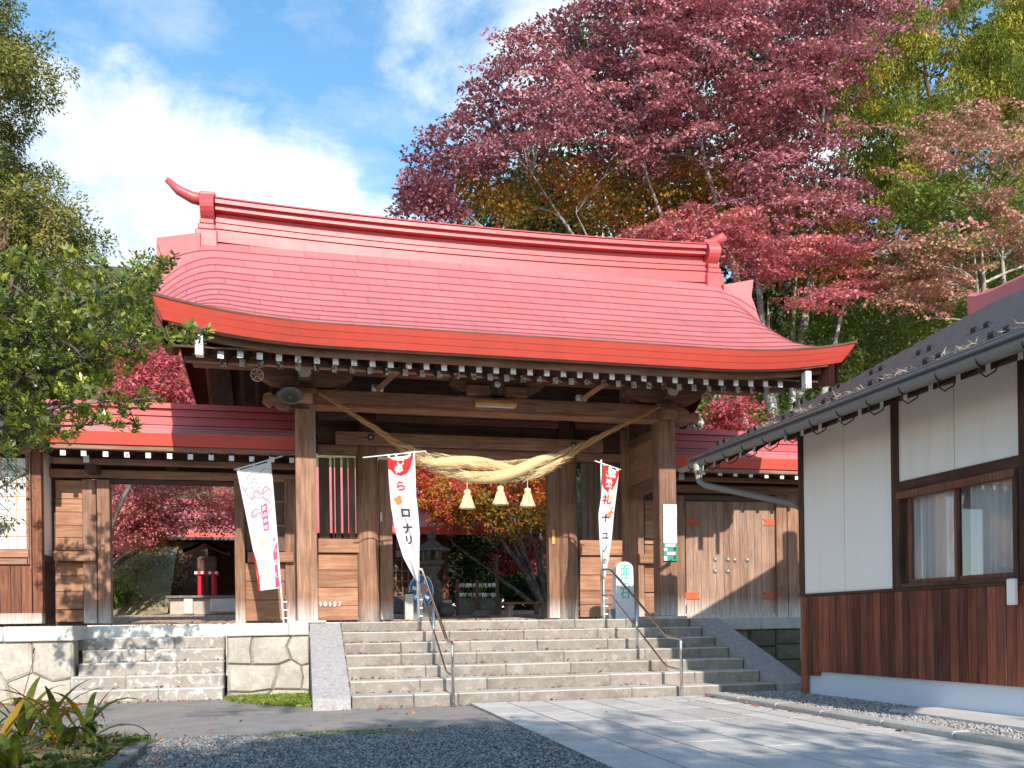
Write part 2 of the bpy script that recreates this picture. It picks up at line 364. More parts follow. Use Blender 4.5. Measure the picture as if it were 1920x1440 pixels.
def leafmat(name, stops, trans=.35, gloss=.4, rough=.45):
    m, t, b = mat(name); at = t.node('ShaderNodeAttribute', attribute_name='tone').outputs['Fac']
    c = t.ramp(at, stops); setc(t, b, c, rough, gloss)
    tr = t.node('ShaderNodeBsdfTranslucent', ins={'Color': t.mix(.5, c, tuple(min(1, x*1.6) for x in stops[len(stops)//2][1]))})
    mx = t.node('ShaderNodeMixShader', ins={0: trans, 1: b.outputs[0], 2: tr.outputs[0]})
    t.l.new(mx.outputs[0], t.n['Material Output'].inputs[0]); return m
def bark(name, a, b2, patch=None):
    m, t, b = mat(name); v = ocoord(t); n = t.noise(t.mapping(v, scale=(14, 14, 4)), 1., 6, .7); n2 = t.noise(v, 2.5, 5, .7)
    c = t.mix(t.ramp(n, [(.3, 0.), (.7, 1.)]), a, b2)
    if patch: c = t.mix(t.ramp(n2, [(.5, 0.), (.58, 1.)]), c, patch)
    setc(t, b, c, .9, .15); bump(t, b, n, .6, .02); return m
M['bark_pale'] = bark('bark_pale', (.22, .19, .16), (.42, .38, .33), (.56, .53, .48)); M['bark_dark'] = bark('bark_dark', (.05, .04, .033), (.13, .10, .08), (.2, .18, .15))
M['bark_brown'] = bark('bark_brown', (.10, .06, .04), (.22, .14, .09))
M['straw'] = plain('straw', (.70, .50, .25), .9, .15, var=.3, scale=40., b_=.6); M['straw_old'] = plain('straw_old', (.42, .22, .09), .9, .15, var=.4, scale=40., b_=.6)
M['straw_pale'] = plain('straw_pale', (.78, .63, .40), .9, .15, var=.2, scale=60., b_=.6)
gm, gt, gb = mat('window_glass'); setc(gt, gb, (.9, .93, .92), .02, .5); gb.inputs['Transmission Weight'].default_value = 1.; gb.inputs['IOR'].default_value = 1.06
_tr = gt.node('ShaderNodeBsdfTransparent', ins={'Color': (.93, .94, .94, 1)}); _gl = gt.node('ShaderNodeBsdfGlossy', ins={'Roughness': .02, 'Color': (1, 1, 1, 1)})
_lw = .07
gt.l.new(gt.node('ShaderNodeMixShader', ins={0: _lw, 1: _tr.outputs[0], 2: _gl.outputs[0]}).outputs[0], gt.n['Material Output'].inputs[0]); M['glass'] = gm
# ================================================================== the setting
S0 = 11.74; TR = .494; RI = .165; NST = 7           # main stairs: first riser, tread, riser
YT = S0+6*TR                                         # edge of the platform
PXL, PXR = 2.2, 5.55                                 # paved walkway
def sheet(name, mat_, x0, x1, y0, y1, z, nx=2, ny=2, f=None, kind='structure', label=None):
    mb = MB(); mb.grid([[(x0+(x1-x0)*i/(nx-1), y0+(y1-y0)*j/(ny-1), z+(f(x0+(x1-x0)*i/(nx-1), y0+(y1-y0)*j/(ny-1)) if f else 0)) for i in range(nx)] for j in range(ny)])
    return mb.build(name, mat_, kind=kind, fixn=False, label=label)
sheet('ground', M['earth'], -400, 400, -300, 900, -.03)
sheet('asphalt_path', M['asphalt'], -14, 6.9, 9.2, 15.5, 0., 30, 12, lambda x, y: .006*math.sin(x*1.3)*math.sin(y*2.1))
sheet('gravel_yard', M['gravel_ground'], -1.42, PXL, -6, 9.2, .006, 14, 60, lambda x, y: .012*math.sin(x*2.7+1)*math.sin(y*1.9))
sheet('planting_bed', M['earth'], -9, -1.40, -4, 9.35, .05, 30, 40, lambda x, y: .05*math.sin(x*2.1)*math.sin(y*1.7)-.10*max(0, (x+1.75)/.35)-.1*max(0, (y-9.0)/.35))
# courtyard behind the gate, rising gently
def court_z(y): return 1.17+max(0, y-17.6)*.036
def hill_z(x, y):
    z = court_z(y)
    if y > 34: z += (y-34)*.42
    if x < -6 and y > 24: z += min(6, (-6-x)*.55)*min(1, (y-24)/5)
    if x > 14 and y > 24: z += (x-14)*.22*min(1, (y-24)/8)
    return z
sheet('courtyard', M['court'], -24, 30, 17.42, 34, 0, 28, 14, lambda x, y: court_z(y))
sheet('hillside', M['hill'], -90, 110, 33.6, 120, 0, 40, 24, lambda x, y: hill_z(x, y)+.7*math.sin(x*.7)*math.sin(y*.5))
sheet('side_terrace', M['earth'], -24, -4.95, 14.6, 17.42, 1.14)

# paving slabs laid in strips along the approach
walk = sheet('paved_walkway', M['grout'], PXL, PXR, -6, 11.72, .0215)
edges = [PXL, 2.71, 3.22, 3.80, 4.27, 4.83, 5.16, PXR]
for i in range(7):
    y = 11.70-(.0, .62, .25, .9, .4, .75, .2)[i]
    y1 = 11.70
    while y1 > .8:
        y0 = max(.6, y if y < y1-.05 else y1-.6); t_ = .0265+random.uniform(0, .0025)
        MB().box(edges[i]+.010, edges[i+1]-.010, y0+.014, y1-.014, -.02, t_).build('paving_slab', M['slab'], walk)
        y1 = y0; y = y1-random.choice((.85, .95, 1.1, 1.25))
kerb = sheet('kerb', M['mortar'], PXR-.005, 5.77, 1.0, 11.55, .02)
y1 = 11.55
while y1 > 1.2:
    y0 = y1-random.uniform(.85, 1.05)
    MB().cbox(PXR+.01, 5.75, y0+.006, y1-.006, -.02, .085+random.uniform(0, .008), .014).build('kerb_stone', M['kerb'], kerb); y1 = y0
sheet('gravel_bed', M['gravel_ground'], 5.77, 7.6, -3, 12.2, .03, 12, 40, lambda x, y: .012*math.sin(x*4)*math.sin(y*2.3))
MB().box(6.35, 7.5, .5, 8.55, -.02, .085).build('concrete_apron', M['slab'], kind='structure')
bedge = MB(); y1 = 9.1                               # edging stones between bed and gravel
bed_edge = sheet('bed_edging', M['mortar'], -1.47, -1.33, 3, 8.35, .012)
y1 = 8.3
while y1 > 3:
    y0 = y1-random.uniform(.4, .6)
    MB().cbox(-1.48, -1.33, y0+.01, y1-.01, -.02, .09+random.uniform(-.01, .01), .012, .004).build('edging_stone', M['dark_stone'], bed_edge); y1 = y0

# ------------------------------------------------------------------ platform, stairs and retaining walls
plat = thing('stone_platform', 'pale granite platform edge that carries the wooden gate', 'platform', (3.4, YT, 0), kind=None)
def row_blocks(parent, name, m_, x0, x1, y0, y1, z0, z1, joints, c=.014, jit=.003):
    xs = [x0]+joints+[x1]
    for a, b in zip(xs, xs[1:]): MB().cbox(a+.002, b-.002, y0, y1, z0, z1+random.uniform(-.003, .003), c, jit).build(name, m_, parent)
stairs = thing('stone_stairs', 'broad flight of seven weathered stone steps up to the gate', 'stairs', (3.7, S0, 0))
JO = [[1.45, 2.05, 2.9, 4.55, 5.9], [1.6, 2.55, 4.4, 5.75], [1.75, 2.95, 3.95, 5.5], [1.45, 2.6, 4.0, 5.35, 6.3], [1.5, 2.6, 3.7, 4.9, 6.1], [2.35, 3.6, 4.9, 6.2], [1.9, 2.35, 4.0, 4.65, 5.6, 6.15]]
for k in range(NST):
    z1 = RI*(k+1); y0 = S0+k*TR; deep = TR+.06 if k < 6 else .62
    row_blocks(stairs, 'step_stone', M['step_stone'], .63, 6.82 if k else 6.80, y0, y0+deep, z1-RI-.02 if k else -.05, z1, JO[k])
# sloping cheek slabs at both ends of the stairs
for x0, x1 in ((.13, .615), (6.835, 7.32)):
    mb = MB(); zt = PLAT-.012
    mb.prism([(S0-.06, -.05), (S0-.06, .155), (S0+.02, .185), (YT-.12, zt), (YT+.25, zt), (YT+.25, -.05)], 0, x0, x1)
    mb.build('cheek_slab', M['granite_ramp'], stairs)
# floor of the platform behind the top step
fl = MB(); fl.box(-5.0, 12.6, 15.34, 17.42, .3, PLAT-.006); fl.build('floor_slab', M['cap_stone'], plat)
row_blocks(plat, 'edge_stone', M['cap_stone'], -1.17, .12, 14.5, 15.339, .955, PLAT, [-.2])
row_blocks(plat, 'edge_stone', M['cap_stone'], -5.6, -3.34, 14.42, 15.339, .93, PLAT, [-4.3])
row_blocks(plat, 'edge_stone', M['granite'], 7.33, 9.05, 14.62, 15.339, .93, PLAT, [8.2])
row_blocks(plat, 'edge_stone', M['cap_stone'], .12, 7.33, YT+.62, 15.339, .6, PLAT-.004, [1.3, 2.7, 4.1, 5.6])

def stone_wall(label, x0, x1, yf, z0, z1, m_, polys, depth=.3):
    t_ = thing('retaining_wall', label, 'wall', ((x0+x1)/2, yf, z0))
    MB().box(x0, x1, yf+.035, yf+depth, z0-.05, z1).build('wall_core', M['mortar'], t_)
    for pl in polys:
        cx = sum(p[0] for p in pl)/len(pl); cz = sum(p[1] for p in pl)/len(pl)
        X = lambda u: x0+(x1-x0)*u
        Z = lambda u: z0+(z1-z0)*u
        inn = lambda p, k: (X(cx+(p[0]-cx)*k)+(0), Z(cz+(p[1]-cz)*k))
        n = len(pl); vs = []; fs = []
        g = .005
        for lay, (k, yy) in enumerate(((1., yf+.04), (1., yf+.006), (.88, yf-.030))):
            for p in pl:
                x_, z_ = inn(p, k)
                dx = g if p[0] < cx else -g; dz = g if p[1] < cz else -g
                vs.append((x_+dx, yy+random.uniform(-.012, .012)*(lay > 0), z_+dz))
        vs.append((X(cx)+random.uniform(-.04, .04), yf-.045, Z(cz)+random.uniform(-.03, .03)))
        for lay in range(2):
            for i in range(n): fs.append((lay*n+i, lay*n+(i+1) % n, (lay+1)*n+(i+1) % n, (lay+1)*n+i))
        for i in range(n): fs.append((2*n+i, 2*n+(i+1) % n, 3*n))
        MB().add(vs, fs).build('stone', m_, t_)
    return t_
stone_wall('pale irregular stone wall between the two flights of steps', -1.15, .12, 14.56, -.02, .953, M['wall_stone'],
 [[(0, .55), (.30, .53), (.28, .78), (.31, 1), (0, 1)], [(.30, .53), (.62, .52), (.78, .60), (.72, .83), (.78, 1), (.31, 1), (.28, .78)], [(.78, .60), (.9, .50), (1, .52), (1, 1), (.78, 1), (.72, .83)],
  [(0, .1), (.26, .08), (.55, .12), (.60, .35), (.62, .52), (.30, .53), (0, .55)], [(.55, .12), (.9, .1), (.93, .33), (.9, .50), (.78, .60), (.62, .52), (.60, .35)], [(.9, .1), (1, .08), (1, .52), (.9, .5), (.93, .33)],
  [(0, 0), (.45, 0), (.55, .12), (.26, .08), (0, .1)], [(.45, 0), (1, 0), (1, .08), (.9, .1), (.55, .12)]])
stone_wall('pale irregular stone wall at the far left below the shoji room', -6.2, -3.36, 14.5, -.02, .928, M['wall_stone'],
 [[(0, .5), (.25, .45), (.3, .7), (.27, 1), (0, 1)], [(.25, .45), (.5, .62), (.55, 1), (.27, 1), (.3, .7)], [(.5, .62), (.62, .66), (.68, .36), (.8, .5), (.8, 1), (.55, 1)], [(.8, .5), (.9, .35), (1, .4), (1, 1), (.8, 1)],
  [(0, 0), (.2, 0), (.25, .45), (0, .5)], [(.2, 0), (.5, 0), (.52, .3), (.5, .62), (.25, .45)], [(.5, 0), (.7, 0), (.68, .36), (.62, .66), (.5, .62), (.52, .3)], [(.7, 0), (1, 0), (1, .4), (.9, .35), (.8, .5), (.68, .36)]])
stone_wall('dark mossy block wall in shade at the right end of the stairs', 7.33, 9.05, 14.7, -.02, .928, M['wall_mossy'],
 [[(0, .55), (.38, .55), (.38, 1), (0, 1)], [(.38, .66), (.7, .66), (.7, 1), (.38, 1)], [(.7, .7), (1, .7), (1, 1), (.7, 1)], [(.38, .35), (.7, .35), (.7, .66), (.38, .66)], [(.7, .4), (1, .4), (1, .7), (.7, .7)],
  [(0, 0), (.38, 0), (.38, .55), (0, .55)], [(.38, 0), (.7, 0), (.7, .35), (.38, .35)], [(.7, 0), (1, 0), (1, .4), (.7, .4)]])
# the narrower old steps on the left
ls = thing('stone_stairs', 'narrow flight of old lichen-spotted stone steps on the left', 'stairs', (-2.25, 14.08, 0))
r6 = PLAT/6
for k in range(6):
    y0 = 14.08+k*.255; xa = -3.33+.005*k; xb = -1.175-.012*k
    row_blocks(ls, 'step_stone', M['old_step'], xa-(.18 if k == 4 else 0)-(.05*(k < 2)), xb, y0, y0+.32 if k < 5 else 15.62, r6*k-.02 if k else -.05, r6*(k+1)-(.002 if k == 5 else 0), [[-2.1], [-2.6], [-1.9], [-2.4], [-2.0], [-2.75, -1.8]][k], .018, .005)

# ================================================================== the gate
YF, YM = 15.2, 17.13
gate = thing('main_gate', 'large wooden shrine gate with a sweeping red metal roof', 'gate', (3.4, YM, PLAT))
RXC = 3.56
def sori(x): return .27*max(0., (abs(x-RXC)-2.9)/2.6)**2.3
YE, YR, ZE, ZR = 12.95, 16.80, 5.45, 8.10
def XL(s): return -1.93-.50*s
def XR(s): return 9.06+.18*s
def S(x, s, side=1):                                 # roof skin; s = 0 eave .. 1 ridge
    y = YE+(YR-YE)*s
    z = ZE+(ZR-ZE)*(.72*s+.28*s*s)+sori(x)*(1-s)**1.2
    d = min(x-XL(s), XR(s)-x); wq = 1.05
    if d < wq:
        q = ((wq-max(d, 0))/wq)**2
        z -= .60*q*min(1, s/.22)*min(1, max(0, 1-s)/.16+.05)
    return (x, y if side > 0 else 2*(YM+.05)-y, z)
roof = thing('x', '', ''); bpy.data.objects.remove(roof)
# under-skin of both slopes
def xs_for(s, n=46):
    a, b = XL(s), XR(s); es = [0, .06, .15, .27, .42, .6, .8, 1.05]
    return [a+e for e in es]+[a+1.05+(b-a-2.1)*i/16 for i in range(1, 16)]+[b-e for e in reversed(es)]
mb = MB()
for side in (1, -1):
    rows = []
    for i in range(15):
        s = i/14; rows.append([(lambda p: (p[0], p[1], p[2]-.018))(S(x, s, side)) for x in xs_for(s)])
    mb.grid(rows)
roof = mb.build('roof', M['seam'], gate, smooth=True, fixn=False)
NC = 12
for c in range(NC):
    s0, s1 = c/NC-(.004 if c else 0), (c+1)/NC+.012
    if c == NC-1: s1 = 1.
    off = (c % 2)*.5+(.13 if c % 4 > 1 else 0)
    cuts = [0.]; n = 12; u = (off+.0)/n
    while u < .985:
        if u > .03: cuts.append(u)
        u += 1./n
    cuts.append(1.)
    for a, b in zip(cuts, cuts[1:]):
        nx = 3 if (a > .11 and b < .89) else 10
        rows = []
        for s, lift, k in ((s0, -.012, 0), (s0, .012, 0), ((s0+s1)/2, .006, 1), (s1, -.006, 2)):
            row = []
            for i in range(nx+1):
                u_ = a+(b-a)*i/nx; ga = .003 if i == 0 else (-.003 if i == nx else 0)
                x = XL(s)+(XR(s)-XL(s))*u_+ga; p = S(x, min(max(s, 0), 1)); row.append((p[0], p[1]-(.010 if lift > -.02 and k == 0 else 0), p[2]+lift))
            rows.append(row)
        mb = MB(); mb.grid(rows); so_ = mb.build('roof_shingle', M['roof_red'], roof, fixn=False)
        if c:
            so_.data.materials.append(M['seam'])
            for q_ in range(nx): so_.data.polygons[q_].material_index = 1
# red fascia in three courses, following the eave curve
def strip(ya, za, yb, zb, x0, x1, n=40, xs0=0., xs1=0.):
    rows = [[], []]
    for i in range(n+1):
        u_ = i/n; xa = x0+(x1-x0)*u_; xb = (x0+xs0)+((x1+xs1)-(x0+xs0))*u_
        rows[0].append((xa, ya, za+sori(xa))); rows[1].append((xb, yb, zb+sori(xa)*.93))
    return rows
fz = [5.452, 5.361, 5.271, 5.182]; fy = [12.93, 12.985, 13.04, 13.10]; fx = [(-1.95, 9.08), (-1.91, 9.03), (-1.87, 8.97), (-1.83, 8.90)]
for k in range(3):
    rr = strip(fy[k]-.006, fz[k], fy[k+1]-.006, fz[k+1]+.006, *fx[k], xs0=fx[k+1][0]-fx[k][0], xs1=fx[k+1][1]-fx[k][1])
    back = [[(p[0], p[1]+.05, p[2]) for p in r] for r in rr]
    m_ = MB(); m_.grid([back[0], rr[0], rr[1], back[1], back[0]]); m_.build('fascia_board', M['fascia_red'], roof, smooth=False)
for side, x in ((-1, 0), (1, 1)):                    # return of the fascia round the verge
    rows_t = []; rows_b = []
    for i in range(15):
        s = i/14; e = XL(s) if side < 0 else XR(s); p = S(e, s); rows_t.append((e, p[1], p[2]-.005)); rows_b.append((e-side*(.10), p[1]+.10*(1-s), p[2]-.27-.10*s))
    m_ = MB(); m_.grid([rows_t, rows_b]); m_.build('verge_board', M['fascia_red'], roof, smooth=True)
    m_ = MB(); m_.grid([[(p[0], 2*(YM+.05)-p[1], p[2]) for p in r] for r in (rows_t, rows_b)]); m_.build('verge_board', M['fascia_red'], roof, smooth=True)
# drip lip: dark line between shingles and fascia
rr = strip(12.925, 5.468, 12.925, 5.446, -1.96, 9.09); bk = [[(p[0], p[1]+.06, p[2]+.002) for p in r] for r in rr]
MB().grid([bk[0], rr[0], rr[1], bk[1]]).build('drip_edge', M['wood_dark'], roof)
# ridge: stacked boxes with a sagging line
RL, RR = -1.42, 8.28
def ridge_sag(x): return .10*((abs(x-3.43)/4.85)**2.2)
def ridge_box(nm, hw, z0, z1, m_, x0=RL, x1=RR, parent=None):
    mbb = MB(); n = 24; yc = YM+.05
    ring = lambda x: [(x, yc-hw, z0+ridge_sag(x)), (x, yc+hw, z0+ridge_sag(x)), (x, yc+hw, z1+ridge_sag(x)), (x, yc-hw, z1+ridge_sag(x))]
    vs = []; fs = []
    for i in range(n+1): vs += ring(x0+(x1-x0)*i/n)
    for i in range(n):
        for k in range(4): fs.append((i*4+k, i*4+(k+1) % 4, i*4+4+(k+1) % 4, i*4+4+k))
    fs += [(3, 2, 1, 0), (n*4, n*4+1, n*4+2, n*4+3)]
    mbb.add(vs, fs); return mbb.build(nm, m_, parent or rdg)
rdg = MB().box(RL+.02, RR-.02, YM-.15, YM+.25, 7.9, 8.75).build('ridge', M['ridge_red'], gate)
for hw, z0, z1 in ((.40, 8.02, 8.20), (.335, 8.205, 8.27), (.36, 8.275, 8.33), (.315, 8.335, 8.395), (.335, 8.40, 8.455), (.22, 8.46, 8.61), (.36, 8.62, 8.66), (.33, 8.665, 8.72), (.40, 8.725, 8.80)):
    ridge_box('ridge_course', hw, z0, z1, M['ridge_red'])
mbb = MB(); n = 24; vs = []; fs = []
for i in range(n+1):
    x = RL+(RR-RL)*i/n; sg = ridge_sag(x)
    for k in range(7):
        q = math.pi*k/6; vs.append((x, YM+.05-.42*math.cos(q), 8.805+sg+.10*math.sin(q)))
for i in range(n):
    for k in range(6): fs.append((i*7+k, i*7+k+1, i*7+7+k+1, i*7+7+k))
fs += [tuple(range(7)), tuple(n*7+k for k in range(6, -1, -1))]
mbb.add(vs, fs).build('ridge_cap', M['ridge_red'], rdg)
for sx, x0 in ((-1, RL), (1, RR)):                   # end ornaments with upturned horn
    orn = MB()
    z = 8.0
    X = lambda a, b: (min(x0+sx*a, x0+sx*b), max(x0+sx*a, x0+sx*b))
    for a, b, hw, z0, z1 in ((-.04, .34, .50, 7.78, 8.24), (.0, .30, .46, 8.25, 8.36), (.02, .27, .44, 8.36, 8.46)):
        xa, xb = X(a, b); orn.cbox(xa, xb, YM+.05-hw, YM+.05+hw, z0+.05, z1+.05, .02)
    rows = []
    for k in range(9):                               # rounded shield
        q = math.pi*k/8; rad = .12+.20*math.sin(q); zz = 8.51+.50*k/8
        xa, xb = X(.02, .26); rows.append([(xa, YM+.05-rad-.18, zz), (xb, YM+.05-rad-.22, zz), (xb, YM+.05+rad+.22, zz), (xa, YM+.05+rad+.18, zz), (xa, YM+.05-rad-.18, zz)])
    orn.grid(rows); orn.add([rows[0][i] for i in range(4)]+[rows[-1][i] for i in range(4)], [(0, 1, 2, 3), (4, 5, 6, 7)])
    xa, xb = X(0., .28); orn.cbox(xa, xb, YM+.05-.30, YM+.05+.30, 8.98, 9.07, .02)
    oo = orn.build('ridge_ornament', M['ridge_red'], gate)
    hp = [(x0+sx*.1, YM+.02, 9.0), (x0+sx*.42, YM-.01, 9.03), (x0+sx*.66, YM-.03, 9.13), (x0+sx*.86, YM-.05, 9.30)] if sx < 0 else [(x0+.1, YM+.0, 9.0), (x0+.26, YM-.12, 9.05), (x0+.38, YM-.2, 9.10), (x0+.46, YM-.24, 9.16)]
    MB().tube(hp, [.12, .105, .085, .05] if sx < 0 else [.10, .11, .11, .09], 12).build('ridge_horn', M['ridge_red'], oo, smooth=True)
# flat verge caps beside the ornaments
for a, b in ((-2.40, -1.66), (8.55, 9.2)):
    zc = 8.17; mb = MB()
    mb.add([(a, YM-.55, zc-.16), (b, YM-.60, zc-.02), (b, YM+.05, zc+.16), (a, YM+.05, zc+.06), (a, YM+.65, zc-.16), (b, YM+.70, zc-.02), (a+(.12 if a < 0 else .0), YM-.62, zc-.62), (b-(0 if a < 0 else .12), YM-.66, zc-.62), (a, YM+.72, zc-.62), (b, YM+.76, zc-.62)],
           [(0, 1, 2, 3), (3, 2, 5, 4), (0, 6, 7, 1), (4, 5, 9, 8), (0, 3, 4, 8, 6), (1, 7, 9, 5, 2), (6, 8, 9, 7)]); mb.build('verge_cap', M['ridge_red'], roof)

# ---- timber frame
def colm(x0, x1, y0, y1, z0, z1, nm='column', m_='wood_post', c=.014): return MB().cbox(x0, x1, y0, y1, z0, z1, c).build(nm, M[m_], gate)
CL, CR = (-.06, .28), (6.48, 6.82)
for a, b in (CL, CR):
    colm(a, b, YF, YF+.34, PLAT+.04, 5.02)
    colm(a, b, 18.75, 19.09, PLAT+.04, 5.02)
    MB().cbox(a-.13, b+.13, YF-.13, YF+.47, PLAT-.004, PLAT+.04, .012).build('base_stone', M['granite'], gate)
# head beam across the front with a moulded lower edge
zb0 = P(900, 775, YF)[2]
bm_ = MB().cbox(CL[1]-.004, CR[0]+.004, YF+.05, YF+.29, zb0+.055, zb0+.31, .01).build('head_beam', M['wood_beam'], gate)
MB().cbox(CL[1]-.003, CR[0]+.003, YF+.02, YF+.30, zb0, zb0+.052, .01).build('moulding', M['wood_panel'], bm_)
for yy in (YM-.12, 18.8): MB().cbox(CL[0]+.1, CR[1]-.1, yy, yy+.24, zb0+.35, zb0+.62, .01).build('tie_beam', M['wood_beam'], gate)
# purlins under the rafters
zp = 5.43
MB().cbox(-1.68, 8.52, YF+.08, YF+.27, zp, zp+.19, .01).build('purlin', M['wood_beam'], gate)
MB().cbox(-1.68, 8.52, 18.79, 18.98, zp, zp+.19, .01).build('purlin', M['wood_beam'], gate)
MB().cbox(-1.95, 8.8, YM-.1, YM+.15, 7.05, 7.30, .01).build('ridge_pole', M['wood_dark'], gate)
MB().cbox(-1.7, 8.55, 14.34, 14.46, 5.215, 5.30, .01).build('purlin', M['wood_beam'], gate)
# soffit boards above the rafters, both slopes
def soff(name, y0, z0, y1, z1, y2=None, z2=None):
    mb = MB(); prof = [(y0, z0), (y1, z1)]+([(y2, z2)] if y2 else [])
    for sd in (1, -1):
        f = (lambda y: y) if sd > 0 else (lambda y: 2*(YM+.05)-y)
        up = [(f(y), z+.03) for y, z in reversed(prof)]; mb.prism([(f(y), z) for y, z in prof]+up, 0, -1.74, 8.62)
    return mb.build(name, M['wood_dark_y'], gate)
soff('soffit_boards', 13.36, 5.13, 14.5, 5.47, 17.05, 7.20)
# kayaoi: brown eave beam under the red fascia
for z0, z1, ya in ((5.10, 5.245, 13.31), (5.176, 5.20, 13.12)):
    rr = strip(ya, z1, ya, z0, -1.70, 8.66, 30); bk = [[(p[0], p[1]+.09, p[2]) for p in r] for r in rr]
    MB().grid([bk[0], rr[0], rr[1], bk[1], bk[0]]).build('eave_beam', M['wood_beam'], gate)
# rafters: a flying row and a base row, each with a white painted end
def rafter_mesh(dy, sl, w, h, nm):
    mb = MB(); mb.add([(-w/2, 0, -h/2), (w/2, 0, -h/2), (w/2, dy, -h/2+dy*sl), (-w/2, dy, -h/2+dy*sl), (-w/2, 0, h/2), (w/2, 0, h/2), (w/2, dy, h/2+dy*sl), (-w/2, dy, h/2+dy*sl)],
        [(0, 3, 2, 1), (4, 5, 6, 7), (0, 1, 5, 4), (1, 2, 6, 5), (2, 3, 7, 6), (3, 0, 4, 7)])
    return mb
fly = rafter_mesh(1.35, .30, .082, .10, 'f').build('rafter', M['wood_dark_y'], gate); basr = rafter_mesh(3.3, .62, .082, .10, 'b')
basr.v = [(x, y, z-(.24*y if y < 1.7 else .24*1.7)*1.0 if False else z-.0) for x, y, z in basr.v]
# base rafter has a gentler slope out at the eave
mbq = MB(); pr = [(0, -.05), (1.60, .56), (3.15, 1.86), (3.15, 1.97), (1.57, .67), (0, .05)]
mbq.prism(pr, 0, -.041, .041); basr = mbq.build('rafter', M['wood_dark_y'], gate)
capm = MB().box(-.043, .043, -.006, .004, -.052, .052).build('end_cap', M['white_paint'], fly); capb = MB().box(-.0425, .0425, -.006, .004, -.052, .052).build('end_cap', M['white_worn'], basr)
fly.location = (-1.09, 13.45, 5.07); basr.location = (-1.09, 13.9, 5.085)
for i in range(1, 34):
    x = -1.09+.2742*i; zz = .35*sori(x)
    a = inst(fly, (x, 13.45, 5.07+zz), gate); k = inst(capm, (0, 0, 0), a)
    b = inst(basr, (x, 13.9, 5.085+zz*.6), gate); k = inst(capb, (0, 0, 0), b)
rearr = MB(); rearr.prism([(-y, z) for y, z in pr], 0, -.041, .041); rearr = rearr.build('rafter', M['wood_dark_y'], gate); rearr.location = (-1.09, 2*(YM+.05)-13.9, 5.085)
for i in range(1, 34): inst(rearr, (-1.09+.2742*i, 2*(YM+.05)-13.9, 5.085), gate)
for x, sg in ((-1.36, -1), (8.32, 1)):               # white ends of the barge rafters
    MB().cbox(x-.055, x+.055, 13.16, 13.30, 4.97, 5.26, .01).build('barge_end', M['white_paint'], gate)
    pl = [(13.3, 5.0), (14.4, 5.32), (17.1, 7.05), (17.1, 7.45), (14.4, 5.62), (13.3, 5.24)]
    MB().prism(pl, 0, x-.05, x+.05).build('barge_rafter', M['wood_dark_y'], gate)
    MB().prism([(2*(YM+.05)-y, z) for y, z in pl], 0, x-.05, x+.05).build('barge_rafter', M['wood_dark_y'], gate)
for x in (-1.78, 8.72):                              # gable barge boards
    pts = [];
    for i in range(13):
        s = i/12; p = S(max(XL(s)+.25, min(XR(s)-.25, x)), s); pts.append((p[1]+.02, p[2]-.30))
    for sd in (1, -1):
        f = (lambda y: y) if sd > 0 else (lambda y: 2*(YM+.05)-y)
        mb = MB(); mb.grid([[(x-.04, f(y), z) for y, z in pts], [(x+.04, f(y), z) for y, z in pts], [(x+.04, f(y), z-.34) for y, z in pts], [(x-.04, f(y), z-.34) for y, z in pts], [(x-.04, f(y), z) for y, z in pts]])
        mb.build('barge_board', M['wood_board_pale'], gate)
# boat-shaped bracket arms, blocks and struts along the head beam
def arm(xc, half, y0, y1, z0, z1, nm='bracket_arm', m_='wood_beam', par=gate):
    pl = []
    for i in range(13):
        q = i/12; x = -half+2*half*q; e = max(0, (abs(x)/half-.45)/.55); pl.append((xc+x, z0+(z1-z0)*.72*e**2.2))
    pl += [(xc+half, z1), (xc-half, z1)]
    return MB().prism(pl, 1, y0, y1).build(nm, M[m_], par)
for xc in (.11, 6.65):
    arm(xc, .80, YF+.03, YF+.31, 5.16, zp-.002)
    MB().cbox(xc-.2, xc+.2, YF-.02, YF+.36, 5.025, 5.155, .03).build('capital_block', M['wood_beam'], gate)
    MB().prism([(YF-.30, 5.30), (YF-.22, 5.20), (YF+.1, 5.18), (YF+.1, 5.43), (YF-.30, 5.43)], 0, xc-.105, xc+.105).build('beam_nose', M['wood_beam_y'], gate)
    MB().prism([(xc-.105, 5.28), (xc-.06, 5.215), (xc+.06, 5.215), (xc+.105, 5.28), (xc+.105, 5.425), (xc-.105, 5.425)], 1, YF-.308, YF-.296).build('nose_face', M['white_worn'], gate)
arm(3.46, .85, YF+.04, YF+.28, zb0+.345, zp-.002)
for xc in (3.12, 3.80): MB().cbox(xc-.24, xc+.20, YF-.02, YF+.33, zb0+.315, zb0+.52, .03).build('frog_leg_strut', M['wood_beam'], gate)
for xc, dx in ((1.33, .35), (5.0, .28)):             # slanting wind struts with white feet
    p0 = Vector((xc, YF+.02, zb0+.34)); p1 = Vector((xc+dx, YF-.95, 5.30))
    MB().tube([p0, p1], .06, 4).build('wind_strut', M['wood_panel'], gate)
    MB().cbox(xc-.10, xc+.10, YF-.02, YF+.10, zb0+.312, zb0+.42, .015).build('strut_foot', M['white_paint'], gate)
